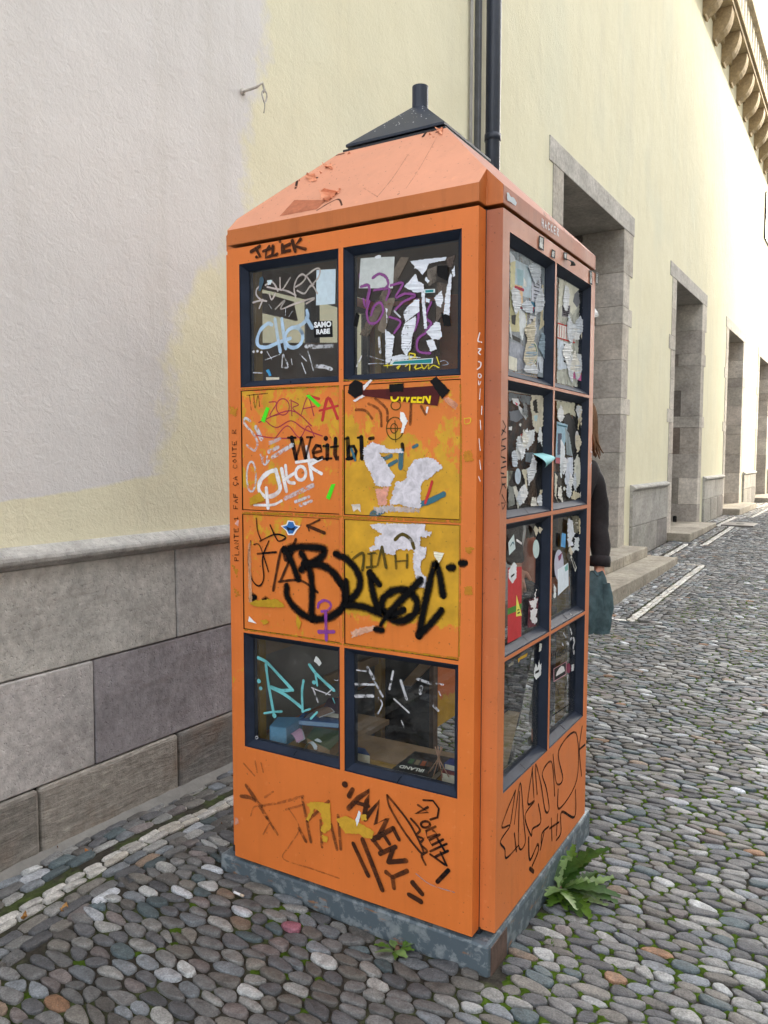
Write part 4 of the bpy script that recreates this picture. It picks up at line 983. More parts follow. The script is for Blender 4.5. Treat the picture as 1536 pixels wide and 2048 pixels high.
sheet('torn_paper', br_, PANEL, ZB2, [(1268, 1070), (1330, 1080), (1300, 1140), (1272, 1100)], flat((236, 232, 214)), .3, lift=.004)
sheet('torn_paper', br_, PANEL, ZB2, [(780, 1545), (830, 1520), (920, 1508), (905, 1540), (840, 1560), (790, 1580)], paper((236, 200, 176), .8, .3), 2.5)
# left and right posts of the front
LET = {'P': [[(0, 1), (0, 0), (.6, .12), (.55, .45), (0, .55)]], 'L': [[(0, 0), (0, 1), (.6, 1)]], 'A': [[(0, 1), (.3, 0), (.6, 1)], [(.1, .65), (.52, .62)]], 'N': [[(0, 1), (0, 0), (.6, 1), (.6, 0)]], 'T': [[(0, 0), (.7, 0)], [(.35, 0), (.35, 1)]],
       'E': [[(.6, 0), (0, .05), (0, 1), (.6, 1)], [(0, .5), (.45, .5)]], '1': [[(.1, .25), (.35, 0), (.35, 1)], [(.1, 1), (.6, 1)]], 'F': [[(.6, 0), (0, 0), (0, 1)], [(0, .5), (.45, .48)]], 'C': [[(.6, .1), (.2, 0), (0, .5), (.2, 1), (.6, .9)]],
       'Ç': [[(.6, .1), (.2, 0), (0, .5), (.2, 1), (.6, .9)], [(.3, 1), (.4, 1.2), (.2, 1.3)]], 'O': [[(.3, 0), (0, .5), (.3, 1), (.6, .5), (.3, 0)]], 'U': [[(0, 0), (.05, .9), (.5, .95), (.6, 0)]], 'R': [[(0, 1), (0, 0), (.6, .15), (.5, .45), (0, .55), (.6, 1)]],
       'H': [[(0, 0), (0, 1)], [(.6, 0), (.6, 1)], [(0, .5), (.6, .5)]], 'K': [[(0, 0), (0, 1)], [(.6, 0), (0, .55), (.6, 1)]], 'M': [[(0, 1), (.1, 0), (.35, .6), (.6, 0), (.7, 1)]], 'I': [[(.2, 0), (.2, 1)]], 'S': [[(.6, .1), (.1, .1), (.1, .45), (.55, .6), (.5, .95), (0, .9)]], 'Q': [[(.3, 0), (0, .5), (.3, 1), (.6, .5), (.3, 0)], [(.4, .8), (.7, 1.1)]]}
def written(txt, p0, p1, h, adv=.95, updir=None):
    """hand lettering along p0->p1 (pixels); letter height h, baseline to the right-hand side"""
    a, b = Vector(p0), Vector(p1); d = (b-a); n = len(txt); e = d/n; up = Vector(updir) if updir else Vector((e.y, -e.x)).normalized(); out = []; r = random.Random(len(txt))
    for i, ch in enumerate(txt):
        for ln in LET.get(ch, []):
            jx, jy = r.uniform(-.06, .06), r.uniform(-.08, .08)
            out.append([tuple(a+e*(i+(x+jx)*adv)+up*(h*(1-y+jy))) for x, y in ln])
    return out
strokes('graffiti', fsheet, FRONT, ZB2, written('PLANTE 1 FAF ÇA COUTE R', (112, 1128), (97, 340), 24), I_blk, 4.2, False)
strokes('graffiti', fsheet, FRONT, (680, 400, 4.267), [([(1195, 1135), (1180, 1200), (1195, 1210)], 10), ([(1210, 1215)], 10), ([(1185, 1270), (1205, 1275), (1185, 1300), (1200, 1320)], 10), ([(1185, 1380), (1205, 1390), (1200, 1425), (1175, 1445)], 10), ([(1185, 1485), (1205, 1490), (1205, 1515), (1185, 1512), (1185, 1485)], 8), ([(1185, 1545), (1190, 1580), (1205, 1550)], 7), ([(1200, 1610), (1195, 1700)], 6), ([(1215, 1760), (1210, 1830)], 6), ([(1200, 1880), (1205, 1960)], 6), ([(1190, 2040), (1200, 2140)], 6), ([(1195, 2220), (1205, 2300)], 6), ([(1188, 2360), (1200, 2400)], 7)], I_wht, 8)
strokes('graffiti', fsheet, FRONT, ZB2, [[(1445, 285), (1450, 318), (1478, 312), (1482, 285), (1446, 288)]], I_yel, 4)
sheet('torn_paper', fsheet, FRONT, ZB2, [(90, 905), (108, 885), (118, 890), (110, 925)], paper((236, 190, 180), .8), 1)
for q in ([(70, 1150), (110, 1180), (105, 1225), (90, 1190)], [(80, 1270), (125, 1330), (100, 1340)], [(1440, 490), (1490, 470), (1500, 540), (1450, 545)], [(1450, 1040), (1500, 1050), (1480, 1090), (1455, 1075)], [(1445, 1280), (1490, 1275), (1495, 1330), (1450, 1325)], [(60, 215), (110, 230), (95, 275), (65, 260)]): sheet('paint_chip', fsheet, FRONT, ZB2, q, paper((204, 146, 48), .75, .15), 2.5)
strokes('graffiti', fsheet, FRONT, ZA, [([(350, 402), (440, 348)], 36), ([(405, 372), (450, 465), (408, 462)], 32), ([(545, 350), (512, 400), (508, 468), (560, 452)], 32), ([(480, 400), (560, 370)], 26), ([(588, 345), (582, 450), (632, 432)], 34), ([(690, 330), (690, 420), (722, 402)], 32), ([(665, 292)], 30), ([(772, 322), (712, 350), (708, 402), (772, 392)], 32), ([(800, 285), (832, 398)], 36), ([(890, 268), (828, 345), (942, 375)], 34)], I_brn, 20, False)
# lower sheet
strokes('graffiti', fsheet, FRONT, ZC, [([(713, 933)], 32), ([(756, 965), (738, 998)], 28), ([(735, 1068), (790, 1010), (852, 970), (838, 1030), (826, 1100)], 27), ([(775, 1035), (845, 1055)], 22), ([(828, 1128), (908, 1032), (888, 1160), (956, 1125), (905, 1232)], 27), ([(872, 1246), (988, 1182)], 25), ([(872, 1246), (922, 1308)], 22), ([(930, 1214), (966, 1268)], 21), ([(988, 1182), (1020, 1244)], 22),
        ([(915, 1325), (1000, 1288)], 25), ([(988, 1298), (962, 1372)], 24), ([(962, 1374), (1062, 1366)], 24), ([(950, 1432), (985, 1460), (1066, 1425)], 24), ([(985, 1460), (992, 1518)], 24), ([(762, 1270), (846, 1450)], 22), ([(815, 1248), (926, 1530)], 26), ([(1100, 1493), (1150, 1552)], 28), ([(1080, 1560), (1145, 1598)], 26)], I_brn, 26, False)
strokes('graffiti', fsheet, FRONT, ZC, [([(955, 995), (968, 1060), (1040, 1185), (1110, 1280), (1158, 1330), (1150, 1285), (1085, 1160), (1010, 1060), (955, 995)], 12), ([(1090, 1128), (1140, 1190), (1118, 1222), (1160, 1242), (1142, 1270), (1182, 1312), (1150, 1335), (1172, 1388)], 12)], I_brn, 12)
strokes('graffiti', fsheet, FRONT, ZC, [([(1160, 1022), (1215, 1025), (1248, 1070), (1240, 1120), (1200, 1132)], 11), ([(1130, 1050), (1188, 1092), (1115, 1100), (1185, 1062)], 13), (ell(1172, 1160, 26, 18), 13), ([(1228, 1172), (1175, 1198), (1182, 1235), (1240, 1215), (1215, 1195)], 13), ([(1252, 1218), (1192, 1250), (1208, 1278), (1272, 1245)], 13), ([(1292, 1270), (1200, 1312)], 13), ([(1240, 1240), (1278, 1305)], 12), ([(1230, 1342), (1300, 1310)], 13), ([(1200, 1330), (1282, 1388)], 13), ([(1258, 1318), (1292, 1392)], 12), ([(1240, 1485), (1300, 1422)], 24)], I_blk, 13, False)
strokes('graffiti', fsheet, FRONT, ZC, [([(155, 942), (220, 1040), (270, 1120)], 22), ([(125, 1000), (180, 1010), (240, 1055)], 20), ([(270, 1120), (330, 1215)], 14), ([(472, 1012), (520, 1258)], 17), ([(500, 1140), (620, 1030)], 18), ([(576, 1140), (584, 1285)], 17), ([(635, 1160), (668, 1298)], 20), ([(676, 1110), (690, 1298)], 18), ([(455, 1185), (492, 1255)], 18)], I_brnf, 18)
strokes('graffiti', fsheet, FRONT, ZC, [([(240, 1052), (350, 1035), (475, 1000)], 14), ([(380, 1075), (470, 1050)], 14), ([(395, 1070), (455, 1180), (400, 1280), (365, 1355), (520, 1410), (680, 1465)], 8), ([(140, 815), (200, 882)], 10), ([(205, 802), (215, 862)], 10), ([(238, 812), (250, 862)], 9), ([(180, 1110), (200, 1060), (260, 1055)], 8), ([(250, 1215), (285, 1150)], 8), ([(260, 1005), (305, 975)], 12)], ink('ghost_marker', (150, 84, 48), .6, .3, alpha=.55), 10)
strokes('scratch', fsheet, FRONT, ZC, [([(1120, 1440), (1200, 1500), (1335, 1545)], 8)], ink('grey_scuff', (170, 150, 150), .5, .3, alpha=.7), 8)
MC = paper((206, 160, 52), 1, .12)
for q in ([(495, 1040), (540, 1030), (630, 1040), (637, 1180), (600, 1212), (575, 1190), (592, 1150), (575, 1090), (545, 1070), (510, 1140), (492, 1130), (520, 1080)], [(665, 1130), (720, 1110), (800, 1152), (880, 1200), (868, 1240), (820, 1232), (800, 1215), (720, 1210), (690, 1172)], [(585, 1215), (600, 1225), (622, 1230), (612, 1262), (590, 1255)], [(800, 1105), (835, 1100), (838, 1135), (810, 1140)]): sheet('paint_chip', fsheet, FRONT, ZC, q, MC, 1.6)
sheet('torn_paper', fsheet, FRONT, ZC, [(795, 1080), (806, 1092), (796, 1140), (782, 1172), (776, 1130)], flat((226, 230, 236)), .6)
sheet('torn_paper', fsheet, FRONT, ZC, [(90, 1118), (108, 1125), (112, 1155), (92, 1160)], paper((236, 180, 160), .8), 1)
# ------------------------------------------------------------------ things stuck on the front panes
w = WIN['front', 0, 0]
strokes('graffiti', w, FGL, ZA, [[(500, 942), (450, 930), (402, 880), (402, 820), (440, 775)], [(365, 960), (440, 940), (510, 945)], [(432, 1022), (470, 930)], [(500, 770), (560, 735), (600, 760), (635, 832)], [(660, 690), (672, 828), (770, 690)], [(520, 790), (620, 812), (730, 832), (832, 882)], [(820, 795), (900, 745), (942, 680), (900, 652), (845, 700), (815, 800), (830, 905)], [(940, 672), (1050, 592), (1098, 602), (1078, 690), (985, 790), (1030, 760)], [(950, 670), (1020, 775)], [(850, 830), (930, 860), (1005, 770), (1070, 862)], [(610, 1030), (712, 940), (670, 1032), (830, 972), (1038, 910), (950, 972)], [(545, 870), (570, 930), (610, 860)]], I_gry, 17)
sheet('paper_sheet', w, FGL, ZA, [(1060, 605), (1272, 592), (1265, 975), (1055, 992)], flat((198, 216, 226)))
strokes('graffiti', w, FGL, ZA, [([(1110, 680), (1140, 760), (1200, 830), (1235, 860)], 16)], ink('pale_paint', (176, 190, 190), .4, .2, alpha=.7), 14)
strokes('graffiti', w, FGL, ZA, [[(570, 1205), (525, 1192), (445, 1265), (408, 1375), (432, 1440), (520, 1450), (640, 1400), (770, 1355)], [(605, 1145), (628, 1300), (662, 1498)], [(680, 1142), (696, 1280), (722, 1462)], ell(812, 1345, 96, 112, -60, 320, rot=15), [(820, 1232), (900, 1200), (962, 1130), (955, 1052)], [(950, 1130), (1012, 1238)]], I_lblu, 36)
strokes('graffiti', w, FGL, ZA, [([(370, 1500)], 26), ([(412, 1495)], 26), ([(456, 1506)], 24)], I_wht, 24)
sheet('sticker', w, FGL, ZA, [(1030, 1165), (1235, 1160), (1240, 1340), (1040, 1345)], flat((18, 18, 22)))
text_on('sticker_print', w, FGL, 'SAMO', (1035, 1240), (1225, 1228), (1033, 1175), flat((232, 236, 240)), .05, 0, ZA)
text_on('sticker_print', w, FGL, 'RABE', (1060, 1312), (1210, 1302), (1058, 1255), flat((232, 236, 240)), .05, 0, ZA)
strokes('sticker_print', w, FGL, ZA, [[(1070, 1336), (1195, 1330)]], I_wht, 8, False)
strokes('smear', w, FGL, ZA, [([(950, 1442), (1100, 1445), (1232, 1438)], 42), ([(1060, 1660), (1140, 1665), (1222, 1690)], 38), ([(690, 1540), (682, 1660)], 16), ([(700, 1535), (750, 1665), (685, 1668)], 18), ([(900, 1625), (942, 1735)], 12), ([(970, 1500), (1030, 1712)], 16), ([(880, 1530), (950, 1600)], 14), ([(520, 1500), (580, 1600)], 10), ([(500, 1590), (660, 1530)], 8), ([(370, 1730), (480, 1735)], 14), ([(785, 1580), (795, 1640)], 10), ([(720, 1100), (725, 1010)], 6), ([(540, 980), (570, 1030)], 6), ([(760, 1115), (800, 1050)], 5)], I_whtf, 14)
sheet('torn_paper', w, FGL, ZA, [(440, 690), (470, 675), (488, 720), (450, 840), (425, 830)], flat((70, 92, 106)), .5)
sheet('torn_paper', w, FGL, ZA, [(520, 720), (580, 712), (560, 760), (530, 775)], flat((206, 220, 226)), .8)
sheet('torn_paper', w, FGL, ZA, [(508, 1705), (540, 1690), (572, 1760), (545, 1770)], flat((70, 150, 200)), .6)
sheet('torn_paper', w, FGL, ZA, [(508, 1780), (655, 1782), (652, 1808), (510, 1812)], flat((206, 200, 182)), .6)
w = WIN['front', 1, 0]; WH = flat((226, 230, 238))
for q, c in (([(520, 490), (595, 490), (240, 1172), (170, 1150)], (112, 102, 92)), ([(390, 840), (480, 838), (380, 1142), (325, 1112)], (128, 118, 106)), ([(745, 600), (830, 560), (820, 700), (760, 740)], (120, 112, 104)), ([(905, 500), (985, 470), (960, 580), (915, 570)], (96, 84, 78)), ([(830, 700), (920, 720), (880, 980), (820, 1060)], (104, 94, 86))): sheet('tape_strip', w, FGL, ZD, q, paper(c, .85, .2), .4)
sh = sheet('paper_sheet', w, FGL, ZD, [(180, 500), (310, 490), (470, 485), (455, 755), (165, 755)], paper((196, 202, 200), 1, .12))
sheet('tape_scrap', w, FGL, ZD, [(300, 485), (335, 470), (355, 475), (350, 500), (308, 502)], flat((222, 228, 232)), .3)
strokes('graffiti', w, FGL, ZD, [[(180, 690), (178, 630), (228, 582), (272, 600), (276, 665), (225, 655)], [(285, 665), (340, 632), (398, 662), (415, 720), (385, 762)], [(185, 740), (250, 735), (235, 860)], [(205, 850), (225, 910), (260, 770)], [(300, 770), (420, 760), (400, 850)], [(255, 870), (232, 960), (255, 1048), (322, 1040), (372, 950), (350, 880), (300, 902), (270, 980)], [(440, 730), (540, 712), (480, 830), (560, 800), (645, 818), (545, 870), (480, 935)], [(430, 1000), (520, 1040), (470, 1130)], [(660, 855), (672, 1010), (640, 1110)], [(780, 880), (735, 1000), (782, 1052), (740, 1110)], [(745, 1130), (668, 1190), (672, 1290), (770, 1308)]], I_purg, 25)
for q in ([(600, 525), (700, 510), (912, 488), (905, 515), (760, 545), (745, 590), (710, 645), (670, 595), (635, 590), (640, 565)], [(550, 740), (655, 630), (665, 690), (720, 720), (720, 785), (640, 792)], [(735, 650), (765, 690), (755, 715), (730, 690)], [(805, 840), (870, 775), (888, 850), (865, 922), (830, 900), (820, 862)], [(700, 790), (725, 790), (750, 1102), (725, 1100), (705, 900)],
          [(888, 960), (905, 820), (945, 620), (960, 640), (938, 985), (892, 985)], [(960, 600), (985, 560), (987, 650), (967, 662)], [(735, 835), (775, 850), (765, 880), (735, 870)], [(545, 960), (590, 905), (640, 858), (680, 845), (682, 950), (640, 985), (565, 1045)], [(560, 1050), (650, 992), (655, 1050), (620, 1180), (612, 1270), (570, 1335), (532, 1272), (530, 1130)], [(392, 1105), (470, 1165), (450, 1340), (430, 1392), (395, 1402)], [(395, 925), (410, 930), (405, 1052)], [(740, 1130), (820, 1040), (860, 1050), (876, 1165), (850, 1195), (790, 1186)], [(740, 1202), (800, 1190), (832, 1275), (780, 1297)], [(440, 1340), (520, 1320), (700, 1345), (560, 1362), (450, 1372)]):
    sheet('torn_paper', w, FGL, ZD, q, WH, 1.0, lift=.003)
for bd, a, b, t in (('er i', (545, 975), (597, 970), (545, 945)), ('re', (562, 1098), (592, 1096), (562, 1076)), ('ital', (530, 1168), (585, 1162), (530, 1142)), ('ni', (532, 1232), (552, 1230), (532, 1214))): text_on('paper_print', w, FGL, bd, a, b, t, flat((20, 20, 24)), .02, 0, ZD)
strokes('paper_print', w, FGL, ZD, [([(552, 1290), (635, 1175)], 5), ([(575, 1290), (640, 1200)], 5), ([(600, 1290), (640, 1230)], 5), ([(548, 1030), (550, 1045)], 6)], I_blk, 5)
for q in ([(440, 1372), (800, 1350), (796, 1396), (430, 1412)], [(722, 765), (817, 760), (817, 792), (724, 797)]): sheet('tape_strip', w, FGL, ZD, q, flat((214, 224, 226)))
for q in ([(470, 1380), (790, 1356), (786, 1392), (450, 1402)], [(733, 772), (805, 766), (803, 788), (735, 793)]): sheet('tape_strip', w, FGL, ZD, q, flat((42, 132, 136)))
for q in ([(835, 560), (925, 560), (920, 692), (835, 652)], [(145, 960), (175, 985), (155, 1087), (118, 1075)], [(870, 960), (942, 990), (952, 1077), (890, 1077)]): sheet('tape_scrap', w, FGL, ZD, q, BT, .5)
strokes('graffiti', w, FGL, ZD, [[(382, 1415), (450, 1410)], [(410, 1400), (412, 1432)], [(490, 1432), (520, 1412), (500, 1442)], [(565, 1420), (600, 1402), (600, 1452)], [(640, 1432), (662, 1402), (650, 1442), (700, 1430)], [(700, 1400), (722, 1442), (762, 1402), (762, 1442), (802, 1412), (850, 1432)], [(597, 1308), (650, 1322), (602, 1360), (597, 1308)], [(832, 1342), (852, 1402)], [(640, 1340), (660, 1350)]], I_yel, 9)
strokes('smear', w, FGL, ZD, [([(150, 1420), (190, 1335)], 12), ([(240, 1330), (380, 1370)], 8), ([(250, 1400), (320, 1395), (380, 1400)], 7), ([(340, 1180), (350, 1300)], 22), ([(860, 1380), (900, 1372), (930, 1400), (880, 1412)], 5), ([(470, 950), (520, 1000)], 16)], I_whtf, 8)
w = WIN['front', 0, 3]
strokes('graffiti', w, FGL, ZE, [[(332, 540), (430, 592), (560, 730), (722, 905)], [(722, 905), (600, 910), (480, 870)], [(420, 622), (450, 850), (515, 1208)], [(480, 880), (640, 962), (822, 1102)], ([(847, 802), (830, 930), (836, 1150)], 28), ([(836, 1150), (920, 1122)], 20), ([(402, 1170), (500, 1155), (600, 1150)], 20), [(915, 622), (1000, 732), (1192, 910)], ([(985, 742), (1002, 850)], 26), ([(340, 805)], 42), ([(360, 886)], 38), ([(966, 820)], 42), ([(516, 1195)], 46), ([(1180, 1000), (1200, 1050)], 14), ([(1000, 1160), (930, 1230)], 24)], I_cyan, 32)
sheet('torn_paper', w, FGL, ZE, [(990, 520), (1020, 545), (1052, 600), (1025, 637), (995, 600), (965, 580)], flat((206, 210, 208)), .6)
strokes('smear', w, FGL, ZE, [([(940, 880), (1040, 920), (1150, 960)], 14), ([(960, 900), (1010, 1040)], 22), ([(1100, 960), (1180, 890)], 10), ([(1200, 790), (1225, 800), (1240, 790)], 7), ([(300, 1440), (320, 1430), (330, 1450), (310, 1462), (300, 1445)], 7)], I_whtf, 10)
w = WIN['front', 1, 3]
strokes('smear', w, FGL, ZF, [([(280, 312), (330, 402)], 26), ([(340, 430), (402, 545)], 20), ([(180, 445), (330, 450)], 20), ([(180, 545), (320, 545)], 24), ([(490, 342), (460, 485)], 18), ([(555, 420), (600, 565)], 26), ([(500, 570), (620, 680)], 16), ([(690, 402), (800, 440)], 22), ([(725, 470), (715, 520)], 26), ([(850, 440), (905, 450)], 14), ([(370, 560), (400, 610), (365, 690)], 12), ([(870, 510), (885, 540)], 12), ([(830, 630), (860, 660)], 26), ([(560, 750), (580, 800)], 12), ([(190, 330), (270, 340)], 12), ([(550, 220), (690, 250)], 10)], I_whtf, 20)
# ------------------------------------------------------------------ things stuck on the side panes
S5 = (960, 420, 5.12); S6 = (980, 760, 6.024); S7 = (980, 1000, 5.6875); S8 = (980, 1240, 4.4538)
w = WIN['side', 0, 0]
for q, c, a, j in (([(302, 420), (420, 440), (690, 610), (665, 1720), (290, 1655)], (176, 188, 198), .62, 0), ([(340, 500), (530, 590), (520, 905), (345, 862)], (186, 204, 216), 1, .6), ([(312, 530), (362, 520), (350, 900), (480, 1010), (470, 1252), (300, 1242)], (206, 200, 158), 1, 1.2), ([(350, 760), (430, 780), (440, 1000), (380, 1010), (345, 940)], (222, 190, 150), 1, 1.2), ([(535, 600), (622, 642), (612, 962), (525, 930)], (206, 210, 224), 1, 1.5), ([(395, 1000), (450, 980), (472, 1150), (432, 1342), (402, 1250)], (222, 228, 232), 1, 1.2),
                   ([(490, 925), (580, 960), (575, 1065), (490, 1040)], (58, 118, 148), 1, 0), ([(505, 1080), (570, 1090), (577, 1262), (540, 1322), (500, 1250)], (214, 216, 224), 1, 1.2), ([(300, 1262), (412, 1320), (412, 1362), (300, 1310)], (52, 52, 52), 1, .5), ([(300, 1340), (420, 1380), (500, 1440), (490, 1620), (380, 1640), (300, 1500)], (166, 172, 186), .9, 1), ([(582, 1500), (647, 1500), (636, 1672), (582, 1652)], (206, 214, 226), 1, 1), ([(290, 1490), (376, 1522), (372, 1652), (290, 1627)], (222, 220, 206), 1, .3),
                   ([(316, 1080), (366, 1070), (356, 1182), (320, 1162)], (24, 24, 28), 1, .4), ([(630, 760), (646, 770), (640, 1120), (666, 1172), (600, 1232), (612, 1150)], (200, 190, 160), 1, 1.0), ([(300, 430), (345, 470), (360, 520), (305, 540)], (214, 220, 228), 1, .8), ([(300, 1160), (318, 1250), (326, 1330), (306, 1300)], (214, 220, 226), 1, .8), ([(515, 1560), (580, 1590), (580, 1690), (515, 1680)], (198, 192, 166), 1, 1), ([(372, 600), (440, 620), (436, 770), (380, 770)], (150, 184, 196), 1, .3), ([(440, 690), (470, 740), (470, 790), (440, 780)], (226, 228, 224), 1, .3)):
    sheet('torn_paper', w, SGL, S5, q, paper(c, a, .2), j*.8)
sheet('sticker', w, SGL, S5, ell(545, 1465, 40, 118), flat((206, 206, 190))); sheet('sticker_print', w, SGL, S5, ell(545, 1465, 33, 100), flat((74, 120, 96))); sheet('sticker_print', w, SGL, S5, ell(545, 1465, 26, 80), flat((214, 206, 196))); sheet('sticker_print', w, SGL, S5, ell(545, 1465, 14, 50), flat((204, 130, 130)))
strokes('paper_print', w, SGL, S5, [([(355, 790), (440, 820)], 16), ([(500, 985), (570, 1010)], 6), ([(540, 1000), (540, 1040)], 12), ([(400, 1000), (440, 1010)], 8)], I_mag, 8)
strokes('paper_print', w, SGL, S5, [([(540+10*k, 660+30*(k % 4)), (575+8*k, 690+26*(k % 5))], 5) for k in range(6)]+[([(545, 780+40*k), (600, 800+36*k)], 4) for k in range(4)]+[([(515, 1120), (560, 1140)], 6), ([(590, 1570), (600, 1640)], 10)], I_blk, 5)
w = WIN['side', 1, 0]
for q, c, a, j in (([(800, 690), (1000, 800), (1010, 1000), (990, 1815), (780, 1770), (785, 1200)], (196, 200, 190), .80, 1.2), ([(805, 700), (1000, 810), (1010, 960), (940, 1080), (860, 960), (800, 1000)], (214, 214, 200), 1, 1.5), ([(835, 975), (917, 980), (907, 1097), (832, 1090)], (92, 88, 100), 1, .3), ([(960, 862), (1000, 820), (1017, 952), (985, 1002), (945, 940)], (112, 116, 124), 1, .5), ([(790, 1170), (985, 1225), (975, 1352), (785, 1300)], (216, 214, 210), 1, .2), ([(785, 1320), (905, 1372), (892, 1622), (790, 1640)], (196, 208, 222), 1, 1.2), ([(850, 1350), (902, 1402), (890, 1622), (850, 1562)], (222, 228, 236), 1, .8), ([(985, 1470), (1030, 1480), (1030, 1540), (985, 1530)], (200, 204, 206), 1, .4), ([(1030, 1180), (1046, 1185), (1040, 1340), (1026, 1300)], (206, 202, 186), 1, .5), ([(945, 1520), (1046, 1547), (1042, 1757), (945, 1722)], (214, 110, 166), 1, 0)):
    sheet('torn_paper', w, SGL, S5, q, paper(c, a, .2), j*.8)
text_on('sticker_print', w, SGL, 'FAB', (985, 1670), (1036, 1690), (985, 1585), flat((196, 120, 50)), .03, 0, S5)
strokes('paper_print', w, SGL, S5, [([(790, 1160), (985, 1222)], 7), ([(785, 1308), (962, 1360)], 7)]+[([(805+24*k, 1190+7*k), (803+24*k, 1290+7*k)], 9) for k in range(7)], I_red, 7, False)
strokes('paper_print', w, SGL, S5, [([(850, 1380+42*k), (892, 1396+42*k)], 9) for k in range(5)]+[([(845, 1010+20*k), (900, 1020+20*k)], 4) for k in range(4)], I_blk, 7, False)
rs = random.Random(77)
def scraps(key, org, x0, x1, ytop, ybot, n, cols, sx_, sy_):
    for k in range(n):
        t_ = rs.random(); cx = x0+(x1-x0)*t_; cy = (ytop[0]+(ytop[1]-ytop[0])*t_)+rs.random()*((ybot[0]+(ybot[1]-ybot[0])*t_)-(ytop[0]+(ytop[1]-ytop[0])*t_)); m_ = rs.randint(5, 8); a0 = rs.random()*6
        P = [(min(x1, max(x0, cx+math.cos(a0+2*math.pi*i/m_)*sx_*rs.uniform(.35, 1.1))), cy+math.sin(a0+2*math.pi*i/m_)*sy_*rs.uniform(.35, 1.1)) for i in range(m_)]
        lo_ = lambda x: ytop[0]+(ytop[1]-ytop[0])*(x-x0)/(x1-x0)+6; hi_ = lambda x: ybot[0]+(ybot[1]-ybot[0])*(x-x0)/(x1-x0)-6
        P = [(x, min(hi_(x), max(lo_(x), y))) for x, y in P]
        sheet('torn_paper', WIN[key], SGL, org, P, paper(rs.choice(cols), 1.0, .22), 1.3, k, .0025)
LT = [(216, 220, 226), (206, 212, 220), (222, 220, 212), (196, 204, 214), (208, 200, 180), (226, 228, 230)]
scraps(('side', 0, 0), S5, 305, 670, (430, 600), (1650, 1700), 9, LT+[(150, 170, 186)], 80, 170)
scraps(('side', 1, 0), S5, 790, 1040, (720, 850), (1770, 1790), 8, LT, 60, 170)
# curled scraps that stand off the side
def curl(name, parent, org, quad, mat, pl, out=.03):
    x0, y0, s_ = org; P = [pl.p(x0+a/s_, y0+b/s_) for a, b in quad]; V = []; F = []
    for i in range(9):
        t_ = i/8; a = P[0].lerp(P[3], t_); b = P[1].lerp(P[2], t_); o_ = pl.n*(.002+out*math.sin(t_*math.pi*.75))
        V += [a+o_, (a+b)*.5+o_+pl.n*.006*math.sin(t_*3), b+o_*(.8+.3*t_)]
    for i in range(8): F += [(3*i, 3*i+1, 3*i+4, 3*i+3), (3*i+1, 3*i+2, 3*i+5, 3*i+4)]
    return mesh_obj(name, V, F, mat, parent, True)
curl('curled_paper', WIN['side', 1, 0], S5, [(1095, 905), (1130, 960), (1182, 1085), (1060, 1000)], flat((226, 228, 232)), SGL, .008)
curl('curled_paper', WIN['side', 1, 0], S5, [(1040, 1000), (1120, 955), (1180, 1090), (1095, 1120)], flat((226, 228, 232)), SGL, .014)
w = WIN['side', 0, 1]
for q, c, a, j in (([(205, 140), (630, 200), (600, 1540), (195, 1560)], (26, 28, 32), .72, 0), ([(210, 150), (480, 200), (460, 300), (300, 240), (210, 260)], (120, 128, 136), .9, 1.5), ([(245, 220), (320, 225), (342, 290), (310, 312), (260, 280)], (224, 226, 230), 1, .5), ([(320, 300), (432, 400), (416, 482), (330, 372)], (222, 226, 230), 1, .5), ([(215, 380), (330, 360), (382, 450), (300, 512), (220, 482)], (98, 104, 114), 1, 1), ([(280, 265), (320, 290), (300, 312)], (206, 70, 96), 1, .3), ([(300, 700), (400, 622), (522, 590), (512, 720), (440, 842), (400, 822), (382, 932), (310, 967), (290, 862)], (216, 220, 224), 1, 2.4), ([(350, 650), (410, 625), (420, 690), (350, 700)], (190, 96, 92), 1, 1),
                   ([(480, 180), (622, 190), (622, 480), (602, 602), (550, 642), (500, 562), (470, 300)], (206, 200, 182), 1, 2), ([(500, 250), (545, 230), (560, 400), (510, 380)], (26, 26, 28), 1, 2), ([(510, 430), (555, 420), (545, 500), (515, 490)], (176, 206, 216), 1, .5), ([(405, 875), (502, 870), (470, 1002), (410, 982)], (110, 122, 132), .8, .5), ([(360, 1080), (462, 1075), (467, 1110), (420, 1132), (427, 1302), (410, 1352), (400, 1202), (370, 1122)], (214, 208, 186), 1, .8), ([(250, 1290), (290, 1270), (352, 1462), (315, 1557), (290, 1422)], (216, 214, 204), 1, 1.2), ([(200, 1272), (262, 1292), (282, 1502), (200, 1532)], (136, 140, 136), .9, 1), ([(585, 1320), (612, 1322), (570, 1522), (545, 1522)], (206, 196, 172), 1, .8), ([(205, 560), (245, 560), (240, 605), (205, 605)], (224, 222, 220), 1, .8), ([(340, 520), (360, 530), (345, 560), (325, 545)], (214, 212, 204), 1, .8), ([(480, 1180), (520, 1200), (560, 1500), (420, 1500)], (84, 68, 56), .8, 1)):
    sheet('torn_paper', w, SGL, S6, q, paper(c, a, .22), j)
sheet('sticker', w, SGL, S6, ell(314, 1160, 36, 96), paper((190, 206, 222), 1, .3))
curl('curled_paper', w, S6, [(500, 885), (640, 875), (662, 962), (560, 1060)], flat((150, 206, 212)), SGL, .035)
w = WIN['side', 1, 1]
